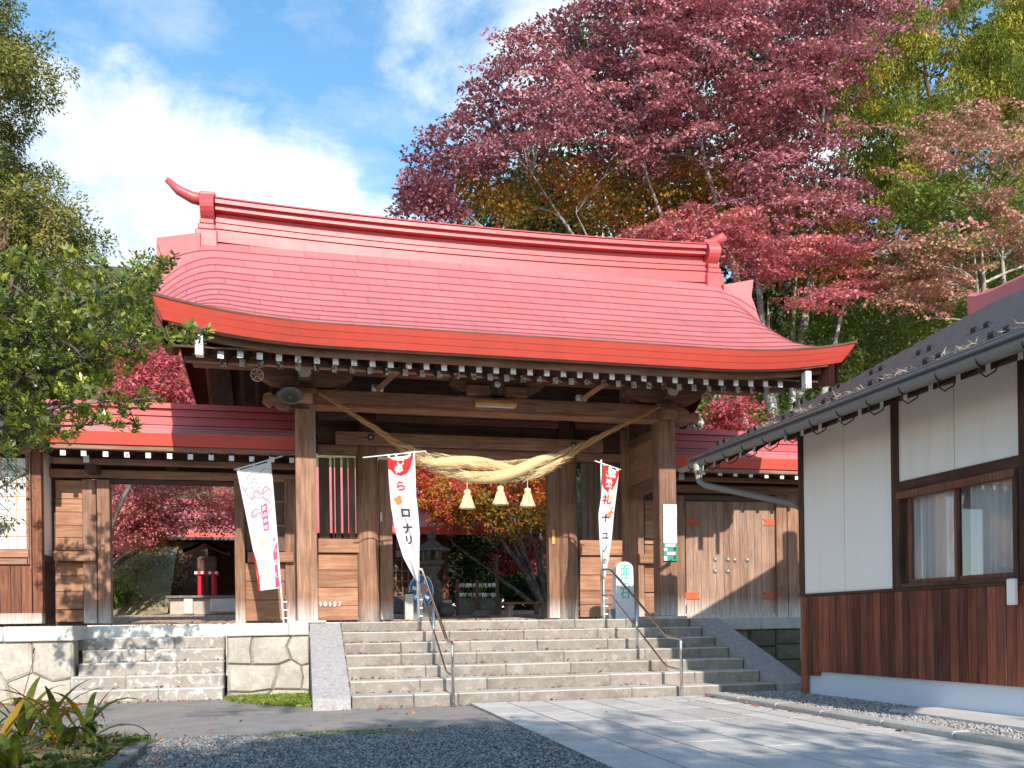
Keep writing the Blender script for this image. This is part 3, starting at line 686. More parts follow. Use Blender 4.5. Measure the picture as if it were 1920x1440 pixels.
# carved noses beside the column heads
for xc, sx in ((.11, -1), (6.65, 1)):
    pts = [(0, 0), (.12, -.06), (.26, -.05), (.34, .03), (.42, -.02), (.52, .05), (.50, .17), (.40, .21), (.33, .15), (.26, .24), (.14, .27), (0, .26)]
    pl = [(xc+sx*(.17+a), 4.82+b) for a, b in pts]
    MB().prism(pl, 1, YF+.04, YF+.24).build('carved_nose', M['wood_beam'], gate)
    pl = [(YF-a, 4.86+b) for a, b in [(0, 0), (.10, -.04), (.2, .0), (.24, .10), (.18, .2), (.1, .18), (0, .22)]]
    MB().prism(pl, 0, xc-.12, xc+.12).build('carved_nose', M['wood_beam'], gate)
# ---- middle row: round columns, lintels, lattice bays, side walls
YW = YM-.20
def rcol(pxc, rad=.215):
    x = P(pxc, 1080, YM-rad)[0]; zs = [PLAT-.004, 2.0, 3.0, 5.3]
    return MB().tube([(x, YM, z) for z in zs], [rad, rad, rad*.98, rad*.96], 24).build('round_column', M['wood_post'], gate, smooth=True), x
_, xa_ = rcol(692); _, xb_ = rcol(1070)
def gpx(nm, x0, y0, x1, y1, Y, d, m_, c=.006, par=gate): return bpx(MB(), x0, y0, x1, y1, Y, d, c).build(nm, M[m_], par)
gpx('jamb', 712, 862, 736, 1162, YM-.09, .2, 'wood_post'); gpx('jamb', 1029, 872, 1053, 1159, YM-.09, .2, 'wood_post')
gpx('lintel', 629, 817, 1131, 839, YM-.34, .14, 'wood_beam')
for px, py in ((695, 819.5), (1075, 835)):           # iron flower bosses on the lintel
    p = P(px, py, YM-.36); pl = []
    for k in range(24): q = 2*math.pi*k/24; rr_ = .075 if k % 4 < 2 else .055; pl.append((p[0]+rr_*math.cos(q), p[2]+rr_*math.sin(q)))
    b_ = MB().prism(pl, 1, YM-.365, YM-.335).build('flower_boss', M['dark_iron'], gate); MB().lathe([(.03, 0), (.026, .012), (.01, .02)], 0, 0, 0, 10).build('boss_knob', M['nail_iron'], b_).matrix_local = Matrix.Translation((p[0], YM-.365, p[2])) @ Matrix.Rotation(R(90), 4, 'X')
gpx('lintel', 596, 842, 1166, 858, YM-.10, .2, 'wood_beam')
gpx('wall_boards', 596, 716, 1172, 790, YM-.04, .06, 'wood_dark', 0); gpx('wall_boards', 596, 791, 1172, 841, YM-.03, .06, 'wood_dark', 0)
gpx('tie_rail', 596, 785, 1172, 796, YM-.10, .18, 'wood_beam')
gpx('post', 1166, 720, 1182, 1158, YM-.10, .2, 'wood_post')
for xs0, xs1, y0, y1, n in ((598, 673, 858, 1009, 6), (1089, 1165, 869, 1012, 6)):
    for k in range(n):
        w_ = (xs1-xs0)/n; ea, eb = ((598, 618), (622.5, 627), (629, 639), (643, 652.5), (654, 666), (667.5, 673))[k] if xs0 < 900 else (xs0+w_*k+.8, xs0+w_*(k+1)-.8)
        gpx('lattice_slat', ea, y0, eb, y1, YM-.03+.012*(k % 2), .035, 'wood_slat', .004)
gpx('rail', 597, 1010, 674, 1036, YM-.13, .16, 'wood_panel'); gpx('rail', 1088, 1013, 1167, 1041, YM-.13, .16, 'wood_panel')
for x0, x1, ys in ((597, 674, (1038, 1069, 1102, 1136, 1161)), (1088, 1166, (1043, 1078, 1108, 1133, 1157))):
    for a, b in zip(ys, ys[1:]): gpx('panel_board', x0, a+.5, x1, b-.5, YM-.06+random.uniform(-.008, .008), .06, 'wood_panel', .006)
gpx('sill', 597, 1157, 674, 1163, YM-.12, .14, 'wood_beam')
gpx('nameplate', 1035, 993, 1041, 1020, YM-.11, .012, 'gold', .002)
gpx('nameplate', 713, 960, 717, 978, YM-.105, .012, 'nail_iron', .002)
gpx('nameplate', 1064, 787, 1069, 796, YM-.115, .012, 'gold', .002)
# digits on the left panel
def text_mesh(body, size, m_, parent, mat4, name='lettering', extrude=.002, bold=0., sx=1., sy=1.):
    c = bpy.data.curves.new('txt', 'FONT'); c.body = body; c.size = size; c.align_x = 'CENTER'; c.align_y = 'CENTER'; c.extrude = extrude; c.offset = bold
    o = bpy.data.objects.new('txt', c); col.objects.link(o); bpy.context.view_layer.update()
    me = bpy.data.meshes.new_from_object(o.evaluated_get(bpy.context.evaluated_depsgraph_get())); bpy.data.objects.remove(o); bpy.data.curves.remove(c)
    me.transform(Matrix.Diagonal((sx, sy, 1, 1))); me.transform(mat4); me.materials.clear(); me.materials.append(m_)
    n = bpy.data.objects.new(name, me); col.objects.link(n); return attach(n, parent)
FRONT = Matrix.Rotation(R(90), 4, 'X')
for k, ch in enumerate('10157'):
    p = P(601+9*k, 1133, YM-.07); text_mesh(ch, .115, M['ink_white'], gate, Matrix.Translation((p[0], YM-.075, p[2])) @ FRONT, 'digit', .003, .004)
# side walls between the front columns and the middle row (open below)
for x, sx in ((CL[0]+.12, 1), (CR[0]+.10, -1)):
    MB().cbox(x, x+.12, YF+.345, YM-.11, 3.62, 3.86, .01).build('side_beam', M['wood_beam_y'], gate)
    MB().cbox(x, x+.12, YF+.345, YM-.11, 4.62, 4.80, .01).build('side_beam', M['wood_beam_y'], gate)
    for a, b in ((3.865, 4.12), (4.125, 4.37), (4.375, 4.615)): MB().box(x+.03, x+.08, YF+.345, YM-.11, a, b).build('side_board', M['wood_panel'], gate)
    MB().cbox(x-.02, x+.14, YM+.12, 18.75, 3.62, 3.86, .01).build('side_beam', M['wood_beam_y'], gate)
    for k in range(8): MB().box(x+.03, x+.08, 15.6+.4*k, 15.98+.4*k, 4.81, 5.9).build('gable_board', M['wood_dark'], gate)
    MB().prism([(15.6, 5.9), (18.75, 5.9), (17.18, 7.1)], 0, x+.03, x+.08).build('gable_board', M['wood_dark'], gate)
# ================================================================== wings of the gate
YWG = 17.1; YEW = 16.05
def wing(label, x0, x1, zf0, zf1, lit_mat='roof_red', ridge_x=None):
    wg = thing('gate_wing', label, 'gate wing', ((x0+x1)/2, YWG, PLAT))
    yr, zr = 17.35, zf1+.42
    rf = MB(); prof = [(YEW, zf1-.02), (16.5, zf1+.14), (yr, zr)]; full = prof+[(2*yr-y, z) for y, z in reversed(prof[:-1])]
    rf.prism(full+[(y, z-.05) for y, z in reversed(full)], 0, x0, x1); rfo = rf.build('roof', M['roof_red'], wg)
    for k in range(4):
        q0, q1 = k/4, (k+1)/4
        def pt(q):
            return (YEW+(16.5-YEW)*q*2, zf1+.16*q*2) if q < .5 else (16.5+(yr-16.5)*(q-.5)*2, zf1+.16+(zr-zf1-.14)*(q-.5)*2)
        xx = x0; first = random.uniform(.5, .95)
        while xx < x1-.01:
            xe = min(x1, xx+(first if xx == x0 else .95)); (ya, za), (yb, zb_) = pt(q0), pt(q1)
            MB().add([(xx+.001, ya-.01, za-.02), (xe-.001, ya-.01, za-.02), (xe-.001, ya-.01, za+.018), (xx+.001, ya-.01, za+.018), (xe-.001, yb, zb_+.002), (xx+.001, yb, zb_+.002)], [(0, 1, 2, 3), (3, 2, 4, 5)]).build('roof_shingle', M['roof_red'], rfo, fixn=False)
            xx = xe
    for a, b, h0, h1 in ((.26, .26, .0, .10), (.22, .22, .105, .16), (.25, .25, .165, .21), (.19, .19, .215, .30), (.25, .25, .305, .40)):
        MB().box(x0, x1, yr-a, yr+b, zr+h0-.04, zr+h1-.04).build('ridge_course', M['ridge_red'], wg)
    MB().add([(x0, YEW-.02, zf1), (x1, YEW-.02, zf1), (x1, YEW+.03, zf0), (x0, YEW+.03, zf0), (x0, YEW+.09, zf1-.01), (x1, YEW+.09, zf1-.01), (x1, YEW+.09, zf0), (x0, YEW+.09, zf0)],
             [(0, 1, 2, 3), (4, 7, 6, 5), (0, 4, 5, 1), (3, 2, 6, 7), (0, 3, 7, 4), (1, 5, 6, 2)]).build('fascia_board', M['fascia_red'], wg)
    MB().cbox(x0, x1, YEW+.06, YEW+.16, zf0-.085, zf0-.004, .008).build('eave_beam', M['wood_beam'], wg)
    MB().prism([(YEW+.16, zf0-.01), (yr, zf0+.42), (yr, zf0+.44), (YEW+.16, zf0+.01)], 0, x0, x1).build('soffit_boards', M['wood_dark_y'], wg)
    return wg, yr, zr
zf = P(330, 836, YEW)[2]
LX0, LX1 = P(92, 1000, YWG)[0], CL[0]+.05
lw, lyr, lzr = wing('lower wing left of the main gate with an open doorway', LX0-.25, CL[0]-.005+.2, zf, zf+.205)
def wpx(par, nm, x0, y0, x1, y1, Y, d, m_, c=.006): return bpx(MB(), x0, y0, x1, y1, Y, d, c).build(nm, M[m_], par)
def wing_rafters(par, pxs, y, Y0):
    first = None
    for i, px in enumerate(pxs):
        p = P(px, y(px), Y0)
        if first is None:
            mb = MB().prism([(0, -.045), (1.2, .38), (1.2, .47), (0, .045)], 0, -.04, .04); first = mb.build('rafter', M['wood_dark_y'], par); cp = MB().box(-.042, .042, -.006, .003, -.046, .046).build('end_cap', M['white_paint'], first); first.location = p
        else:
            a = inst(first, p, par); inst(cp, (0, 0, 0), a)
wing_rafters(lw, [118, 157, 198, 238, 278, 318, 357, 396, 434, 472, 510, 547], lambda x: 848.5+(x-118)*.034, YEW+.12)
wpx(lw, 'purlin', 96, 863, 556, 873, YWG-.45, .14, 'wood_beam'); wpx(lw, 'lintel', 92, 884, 556, 899, YWG-.05, .2, 'wood_beam')
wpx(lw, 'lintel', 182, 900.5, 441, 908, YWG-.02, .14, 'wood_dark')
for px in (322, 540): wpx(lw, 'strut', px-12, 869, px+12, 884, YWG, .12, 'wood_dark')
wpx(lw, 'strut', 158, 862, 180, 884, YWG-.42, .5, 'wood_dark'); wpx(lw, 'beam_nose', 156, 853, 167, 867, YWG-.55, .012, 'white_paint', .002)
for px0, px1, yy in ((155, 181, 0), (182.5, 206.5, -.03), (440, 459, -.03), (534, 556, 0)):
    wpx(lw, 'post', px0, 899, px1, 1169, YWG-.06+yy, .22, 'wood_post', .01)
ys = [900, 935, 960, 985, 1008, 1032]
for a, b in zip(ys, ys[1:]): wpx(lw, 'wall_board', 104, a+.4, 155, b-.4, YWG+.02+random.uniform(0, .012), .05, 'wood_panel')
wpx(lw, 'rail', 100, 1033, 179, 1052, YWG-.16, .12, 'wood_panel', .012)
ys = [1054, 1080, 1109, 1143]
for a, b in zip(ys, ys[1:]): wpx(lw, 'wall_board', 104, a+.4, 156, b-.4, YWG+.03+random.uniform(0, .012), .05, 'wood_panel')
wpx(lw, 'sill', 104, 1144, 157, 1166, YWG-.02, .12, 'wood_panel')
ys = [900, 940, 985, 1034]
for a, b in zip(ys, ys[1:]): wpx(lw, 'wall_board', 459, a+.4, 534, b-.4, YWG+.03+random.uniform(0, .012), .05, 'wood_slat')
wpx(lw, 'rail', 464, 1035, 551, 1054, YWG-.16, .12, 'wood_panel', .012)
ys = [1056, 1090, 1125, 1164]
for a, b in zip(ys, ys[1:]): wpx(lw, 'wall_board', 459, a+.4, 534, b-.4, YWG+.03+random.uniform(0, .012), .05, 'wood_panel')
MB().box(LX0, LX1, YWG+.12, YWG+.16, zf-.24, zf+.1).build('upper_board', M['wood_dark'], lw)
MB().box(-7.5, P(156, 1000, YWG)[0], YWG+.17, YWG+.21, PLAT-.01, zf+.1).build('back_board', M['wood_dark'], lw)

zr_ = P(1465, 880, YEW)[2]
rw, ryr, rzr = wing('lower wing right of the main gate with a closed double door', CR[1]-.2, 12.6, zr_, zr_+.205)
wing_rafters(rw, [1319, 1350, 1379, 1408, 1437, 1466, 1494, 1522, 1550], lambda x: 886+(x-1319)*.052, YEW+.12)
wpx(rw, 'beam_nose', 1273, 888, 1283, 899, YWG-.62, .012, 'white_paint', .002)
wpx(rw, 'purlin', 1262, 897, 1600, 904, YWG-.45, .14, 'wood_beam'); wpx(rw, 'lintel', 1262, 912, 1600, 927, YWG-.05, .2, 'wood_beam'); wpx(rw, 'lintel', 1275, 929, 1480, 939, YWG-.02, .15, 'wood_dark')
MB().box(6.9, 12.5, YWG+.14, YWG+.18, zr_-.5, zr_+.1).build('upper_board', M['wood_dark'], rw)
for px0, px1 in ((1262, 1285), (1457, 1477), (1478, 1500)): wpx(rw, 'post', px0, 928, px1, 1158, YWG-.06, .22, 'wood_post', .01)
MB().box(P(1500, 1000, YWG)[0], 12.5, YWG, YWG+.08, PLAT, zr_-.3).build('wall_board', M['wood_dark'], rw)
bpx(MB(), 1284, 1150, 1458, 1160, YWG+.0, .16, .004).build('threshold', M['wood_post'], rw); bpx(MB(), 1369, 940, 1375, 1157, YWG+.018, .02, .003).build('door_batten', M['wood_door'], rw)
# gate-side boarding between the lattice bay and the doors
for a, b, nm in ((940, 975, 'wall_board'), (976, 1010, 'wall_board'), (1013, 1020, 'rail'), (1022, 1055, 'wall_board'), (1058, 1110, 'wall_board'), (1112, 1150, 'wall_board')): wpx(rw, nm, 1209, a, 1262, b, YWG+.02, .05, 'wood_panel')
wpx(rw, 'rail', 1198, 1039, 1240, 1056, YWG-.14, .12, 'wood_panel', .012); wpx(rw, 'post', 1183, 925, 1208, 1157, YWG-.06, .2, 'wood_post', .01)
for d0, d1, side in ((1286.5, 1371, -1), (1373, 1456.5, 1)):
    n = 6; dp = bpx(MB(), d0, 940, d1, 1157, YWG+.06, .03, 0).build('door', M['wood_door'], rw)
    for k in range(n):
        w_ = (d1-d0)/n; bpx(MB(), d0+w_*k+.15, 941, d0+w_*(k+1)-.15, 1156.5, YWG+.035+random.uniform(-.002, .002), .03, .003).build('board', M['wood_door'], dp)
    for yy in (979, 1117):                           # fish-tail strap hinges
        h0 = d0-1 if side < 0 else d1+1; s_ = -side; L = 28
        p = [P(h0+s_*a, yy+b, YWG+.02) for a, b in ((0, -6.5), (L, -6.5), (L-8, 0), (L, 6.5), (0, 6.5))]
        MB().prism([(q[0], q[2]) for q in p], 1, YWG+.02, YWG+.032).build('hinge', M['hinge'], dp)
    for px, py, strap in (((1341, 1049, 1), (1341, 1071, 1), (1365, 1049, 1), (1365, 1071, 1)) if side < 0 else ((1377.5, 1050, 1), (1401, 1050, 1))):
        p = P(px, py, YWG+.03); nb = MB().lathe([(.052, 0), (.050, .012), (.036, .032), (.012, .045)], 0, 0, 0, 14).build('nail_cover', M['nail_iron'], dp, smooth=True)
        nb.matrix_local = Matrix.Translation((p[0], YWG+.034, p[2])) @ Matrix.Rotation(R(90), 4, 'X')
# ================================================================== room with a paper window at the far left
YS = 16.4
room = thing('shoji_room', 'timber room with a paper-screen window at the left edge', 'building', (P(40, 1160, YS)[0], YS, PLAT))
wpx(room, 'post', 59.5, 800, 78, 1150, YS, .16, 'wood_board_pale', .008)
wpx(room, 'rail', -60, 830, 60, 849, YS+.02, .1, 'wood_panel'); wpx(room, 'rail', -60, 1030, 53, 1045, YS-.03, .12, 'wood_panel'); wpx(room, 'rail', -60, 1047, 53, 1058, YS-.0, .1, 'wood_beam')
sh = wpx(room, 'window', -60, 858, 49, 1029, YS+.06, .01, 'shoji', 0)
for px in (-40, -22, -4, 14, 31): wpx(room, 'muntin', px-.6, 858, px+.6, 1029, YS+.05, .012, 'wood_new', 0)
for py in (880, 905, 930, 955, 980, 1005): wpx(room, 'muntin', -60, py-.5, 49, py+.5, YS+.048, .012, 'wood_new', 0)
wpx(room, 'window_frame', 48.5, 850, 54, 1058, YS+.0, .08, 'wood_panel'); wpx(room, 'window_frame', 54.4, 800, 57, 1068, YS-.05, .05, 'wood_beam')
for k in range(6): wpx(room, 'board', -60+20*k+.4, 1061, -40+20*k-.4, 1150, YS+.04, .03, 'wood_board_pale', .003)
wpx(room, 'sill', -60, 1150, 79, 1170, YS-.02, .2, 'wood_post')
xr = P(76, 1000, YS)[0]
MB().box(xr-.06, xr-.02, YS+.16, YWG+.1, 2.4, 4.2).build('side_panel', M['plaster'], room)
for z0, z1 in ((PLAT, PLAT+.16), (2.28, 2.40), (4.2, 4.5)): MB().cbox(xr-.08, xr+.01, YS+.155, YWG-.03, z0, z1, .006).build('side_rail', M['wood_trim_y'], room)
for k in range(3): MB().box(xr-.06, xr-.025, YS+.17+.18*k, YS+.34+.18*k, PLAT+.16, 2.28).build('side_board', M['wood_trim'], room)
MB().box(xr-4, xr-.09, YS+.16, YS+.3, 4.25, 4.7).build('upper_wall', M['wood_dark'], room)
rfm = MB(); rfm.prism([(YS-.9, 4.35), (YS+1.4, 5.3), (YS+3.5, 4.4), (YS+3.5, 4.33), (YS+1.4, 5.22), (YS-.9, 4.27)], 0, xr-5, xr+.2); rfm.build('roof', M['black_metal'], room)
MB().box(xr-4.6, xr-4.5, YS+.16, YS+2.5, PLAT, 4.3).build('end_wall', M['plaster'], room)

# ================================================================== house on the right
HA = R(3.1); HC = (6.83, 11.07)
def H(p):                                            # (t along the wall towards the camera, o out from the wall, z)
    t_, o_, z = p; return (HC[0]+math.sin(HA)*t_-math.cos(HA)*o_, HC[1]-math.cos(HA)*t_-math.sin(HA)*o_, z)
house = thing('plaster_house', 'white plaster house with brown boarding and a dark ribbed roof', 'house', (HC[0], HC[1], .1))
SLP = .525; EO = .90; OR = -3.6; T0, T1 = -1.52, 8.6
def rz(o): return 3.555+SLP*(EO-o)
def hb(nm, t0, t1, o0, o1, z0, z1, m_, c=0., par=house):
    mb = MB(H); (mb.cbox(t0, t1, o0, o1, z0, z1, c) if c else mb.box(t0, t1, o0, o1, z0, z1)); return mb.build(nm, M[m_], par)
TL = 8.2
hb('foundation', .05, TL, -.3, -.045, -.18, .405, 'plaster_base')
tt = .0
while tt < TL-.1:
    w_ = random.uniform(.115, .135); hb('wall_board', tt+.003, min(TL, tt+w_)-.003, -.02, .012+random.uniform(0, .006), .385+(0 if tt > .38 else -.06 if tt > .1 else -.40), 1.415, 'wood_board', .003); tt += w_
hb('sill_strip', -.02, TL, -.01, .035, 1.416, 1.452, 'wood_trim_y', .004)
hb('core_wall', .06, TL, -5.0, -.40, .36, 3.72, 'plaster')
for t0, t1 in ((0., .095), (1.865, 1.975), (3.69, 3.80), (5.6, 5.71)): hb('post', t0, t1, -.05, .03, 1.453, 3.68, 'wood_trim', .005)
for t0, t1, z0, z1 in ((.095, .955, 1.453, 3.665), (.961, 1.865, 1.453, 3.665), (1.975, 2.83, 2.715, 3.665), (2.836, 3.69, 2.715, 3.665), (3.80, 4.7, 2.715, 3.665), (4.706, 5.6, 2.715, 3.665), (5.71, 7, 1.453, 3.665)):
    hb('plaster_panel', t0+.002, t1-.002, -.05, .0, z0, z1, 'plaster')
hb('wall_plate', -.3, TL, -.05, .05, 3.67, 3.80, 'wood_trim_y', .006)
hb('gable_wall', .03, .06, -5., -.05, .02, 3.75, 'plaster')
mb = MB(H); mb.add([(.03, .1, 3.76), (.03, 2*OR-.1, 3.76), (.03, OR, rz(OR)-.1), (.07, .1, 3.76), (.07, 2*OR-.1, 3.76), (.07, OR, rz(OR)-.1)], [(0, 1, 2), (3, 5, 4), (0, 2, 5, 3), (1, 4, 5, 2), (0, 3, 4, 1)]); mb.build('gable_wall', M['plaster'], house)
hb('window_beam', 1.975, 3.69, -.03, .022, 2.585, 2.712, 'wood_trim_y', .005); hb('window_beam', 3.80, 5.6, -.03, .022, 2.585, 2.712, 'wood_trim_y', .005)
for w0 in (1.975, 3.80):
    win = hb('window', w0+.02, w0+1.70, -.02, .075, 2.50, 2.583, 'wood_board_pale', .006)
    def wb(nm, t0, t1, o0, o1, z0, z1, m_, c=0.): mb = MB(H); (mb.cbox(t0, t1, o0, o1, z0, z1, c) if c else mb.box(t0, t1, o0, o1, z0, z1)); return mb.build(nm, M[m_], win)
    wb('frame', w0+.0, w0+.05, -.05, .06, 1.453, 2.50, 'wood_trim', .004); wb('frame', w0+1.66, w0+1.715, -.05, .05, 1.453, 2.50, 'wood_trim', .004)
    wb('frame', w0+.05, w0+1.66, -.05, .05, 1.453, 1.50, 'wood_trim_y', .004)
    wb('sash', w0+.13, w0+.17, -.045, -.005, 1.50, 2.50, 'wood_board_pale'); wb('sash', w0+.83, w0+.87, -.045, -.005, 1.50, 2.50, 'wood_board_pale'); wb('sash', w0+.17, w0+.83, -.045, -.005, 1.50, 1.545, 'wood_board_pale')
    wb('sash', w0+.88, w0+.92, -.03, .01, 1.50, 2.50, 'wood_trim'); wb('sash', w0+1.62, w0+1.66, -.03, .01, 1.50, 2.50, 'wood_board_pale'); wb('sash', w0+.92, w0+1.62, -.03, .01, 1.50, 1.545, 'wood_board_pale')
    wb('frame', w0+.05, w0+.13, -.045, -.02, 1.50, 2.50, 'wood_trim')
    wb('pane', w0+.17, w0+.83, -.026, -.022, 1.545, 2.50, 'glass'); wb('pane', w0+.92, w0+1.62, -.012, -.008, 1.545, 2.50, 'glass')
    for t0, t1 in ((.15, .82), (.99, 1.65)):         # pleated curtains
        rows = [[], []]; n = 60
        for i in range(n+1):
            q = i/n; dd = -.085+.022*math.sin(q*2*math.pi*5.5+t0*9)+.012*math.sin(q*2*math.pi*13)
            rows[0].append((w0+t0+(t1-t0)*q, dd, 1.48)); rows[1].append((w0+t0+(t1-t0)*q, dd*.9-.013, 2.52))
        mb = MB(H); mb.grid(rows); mb.build('curtain', M['curtain'], win, smooth=True, fixn=False)
    wb('room_back', w0, w0+1.7, -.058, -.054, 1.40, 2.60, 'dark_iron') if False else None
# opening for the windows: darken by real depth (recess box behind the glass)
# roof in lapped metal courses
hr = thing('x', '', ''); bpy.data.objects.remove(hr)
OG = EO-1.5; TG = T0+1.5                              # the hip skirt ends where the gable rises
mb = MB(H); mb.prism([(OG, rz(OG)-.06), (OG, rz(OG)-.02), (OR, rz(OR)-.02), (2*OR-OG, rz(OG)-.02), (2*OR-OG, rz(OG)-.06), (OR, rz(OR)-.06)], 0, TG, T1); hroof = mb.build('roof', M['black_metal'], house)
mb = MB(H); mb.add([(T0, EO, rz(EO)-.02), (T1, EO, rz(EO)-.02), (T1, OG, rz(OG)-.02), (TG, OG, rz(OG)-.02), (T0, EO, rz(EO)-.06), (T1, EO, rz(EO)-.06), (T1, OG, rz(OG)-.06), (TG, OG, rz(OG)-.06)],
  [(0, 1, 2, 3), (4, 7, 6, 5), (0, 4, 5, 1), (0, 3, 7, 4)]); mb.build('eave_skirt', M['black_metal'], hroof)
o_ = EO; k = 0
while o_ > OR+.03:
    o2 = max(OR+.01, o_-.225); z0, z1 = rz(o_), rz(o2)
    ts0 = (T0+(EO-o_) if o_ > OG else TG)-.012; ts1 = (T0+(EO-o2) if o2 > OG else TG)-.012
    MB(H).grid([[(ts0, o_+a_, z0+b__), (T1, o_+a_, z0+b__)] for a_, b__ in ((.006, -.02), (.034, .004), (.032, .022), (.006, .044), (-.03, .030))]+[[(ts1, o2, z1-.002), (T1, o2, z1-.002)]]).build('roof_course', M['black_metal'], hroof, fixn=False)
    o_ = o2
hb('eave_trim', T0, T1, EO-.005, EO+.022, rz(EO)-.105, rz(EO)-.022, 'gutter', .006, hroof)
MB(H).prism([(T0-.03, 0)], 0, 0, 0) if False else None
mb = MB(H); mb.add([(TG-.03, OG, rz(OG)-.14), (TG, OG, rz(OG)-.14), (TG, OG, rz(OG)+.03), (TG-.03, OG, rz(OG)+.03), (TG-.03, OR, rz(OR)-.14), (TG, OR, rz(OR)-.14), (TG, OR, rz(OR)+.03), (TG-.03, OR, rz(OR)+.03)], [(0, 1, 2, 3), (4, 7, 6, 5), (0, 4, 5, 1), (3, 2, 6, 7), (0, 3, 7, 4), (1, 5, 6, 2)]); mb.build('verge_board', M['black_metal'], hroof)
mb = MB(H); mb.prism([(EO-.03, rz(EO)-.10), (.06, rz(0)-.10), (.06, rz(0)-.075), (EO-.03, rz(EO)-.075)], 0, T0+1.2, T1); mb.build('soffit', M['wood_trim_y'], hroof)
mb = MB(H); rows = []                                # red ridge with an upturned end
for t_, up in ((TG-.46, .08), (TG-.3, .02), (TG, -.01), (TG+1.2, 0), (T1, 0)):
    zz = rz(OR)+up; rows.append([(t_, OR+.18, zz-.16), (t_, OR+.18, zz+.13), (t_, OR+.11, zz+.19), (t_, OR-.11, zz+.19), (t_, OR-.18, zz+.13), (t_, OR-.18, zz-.16)])
mb.grid(rows); mb.add(rows[0], [(0, 1, 2, 3, 4, 5)]); mb.build('ridge', M['roof_red'], hroof)
# rafters under the eave with small pale ends
tt = T0+.2
while tt < 5.5:
    r_ = MB(H).add([(tt, EO-.10, rz(EO)-.17), (tt+.05, EO-.10, rz(EO)-.17), (tt+.05, .0, rz(0)-.17), (tt, .0, rz(0)-.17), (tt, EO-.10, rz(EO)-.105), (tt+.05, EO-.10, rz(EO)-.105), (tt+.05, 0, rz(0)-.105), (tt, 0, rz(0)-.105)], [(0, 3, 2, 1), (4, 5, 6, 7), (0, 1, 5, 4), (1, 2, 6, 5), (2, 3, 7, 6), (3, 0, 4, 7)]).build('rafter', M['wood_trim'], house)
    MB(H).box(tt-.002, tt+.052, EO-.099, EO-.094, rz(EO)-.172, rz(EO)-.103).build('end_cap', M['white_paint'], r_); tt += .36
# gutter with hangers
gz = 3.455; go = EO+.075
gut = thing('rain_gutter', 'grey-brown half-round rain gutter with black hangers under the house eave', 'gutter', H((1, go, gz)))
mb = MB(H); rows = []
for t_ in (T0-.12, T1):
    rows.append([(t_, go+.062*math.cos(math.pi+math.pi*k/10), gz+.062*math.sin(math.pi+math.pi*k/10)) for k in range(11)]+[(t_, go+.056*math.cos(-math.pi*k/10), gz+.004+.056*math.sin(-math.pi*k/10)) for k in range(11)])
rows = [r+[r[0]] for r in rows]
mb.grid(rows); mb.add(rows[0][:-1], [tuple(range(22))]); mb.build('trough', M['gutter'], gut, smooth=False)
for k in range(16):
    t_ = T0+.22+.50*k
    pts = [(t_, go+.068*math.cos(math.pi+math.pi*i/8), gz+.068*math.sin(math.pi+math.pi*i/8)) for i in range(9)]
    MB(H).tube(pts, .007, 5).build('hanger', M['dark_iron'], gut)
    pts = [(t_, go+.02, gz-.06), (t_, go+.03, gz-.12), (t_, go-.05, gz-.16), (t_, go-.16, gz-.10), (t_, go-.2, gz-.01)]
    MB(H).tube(pts, .008, 5).build('hanger', M['dark_iron'], gut)
hp = MB(H); pt_ = T0+.42
hp.lathe([(.075, .02), (.08, .0), (.072, -.10), (.05, -.17), (.045, -.22)], pt_, go, gz-.02, 14) ; hp.build('outlet', M['steel'], gut, smooth=False)
dpth = [H((pt_, go, gz-.2)), H((pt_+.02, go, gz-.30)), H((pt_+.12, go-.04, gz-.36)), H((1.30, .10, 3.02)), H((1.42, .07, 2.95))]
dpth = [H((pt_, go, gz-.2)), H((pt_+.01, go-.01, gz-.28)), H((pt_+.06, go-.07, gz-.34)), H((-.12, .06, 2.74)), H((-.06, -.04, 2.68)), H((-.05, -.12, 2.58)), H((-.05, -.13, .05))]
MB().tube(dpth, .045, 12).build('downpipe', M['gutter'], gut, smooth=True)
# snow guards: pairs of small black brackets in two rows, drifts of dry leaves behind them
sg0 = None
ORD = ('first', 'second', 'third', 'fourth', 'fifth', 'sixth', 'seventh', 'eighth', 'ninth')
for row, oo in enumerate((EO-.30, EO-1.35)):
    for k in range(9):
        t_ = -1.05+.85*k+(.42 if row else 0)
        if t_ > 6: continue
        sgd = thing('snow_guard', 'x', 'snow guard', H((t_, oo, rz(oo))), 'snow guards on the dark house roof')
        sgd['label'] = ORD[k]+' black snow guard from the left in the '+('upper row on the house roof' if row else 'row nearest the house gutter')
        for dt in (-.09, .09):
            zz = rz(oo)+.015
            mb = MB(H); mb.prism([(oo-.05, zz+.02), (oo+.02, zz-.02), (oo+.03, zz+.055), (oo+.012, zz+.088), (oo-.005, zz+.058), (oo-.025, zz+.078), (oo-.04, zz+.045)], 0, t_+dt-.036, t_+dt+.036); mb.build('bracket', M['dark_iron'], sgd)
bx_ = hb('meter_box', 3.60, 3.70, .06, .11, 1.21, 1.475, 'plaster', .008, None); bx_.parent = None
setp(bx_, 'small white plastic box fixed under the house window sill', 'meter box')
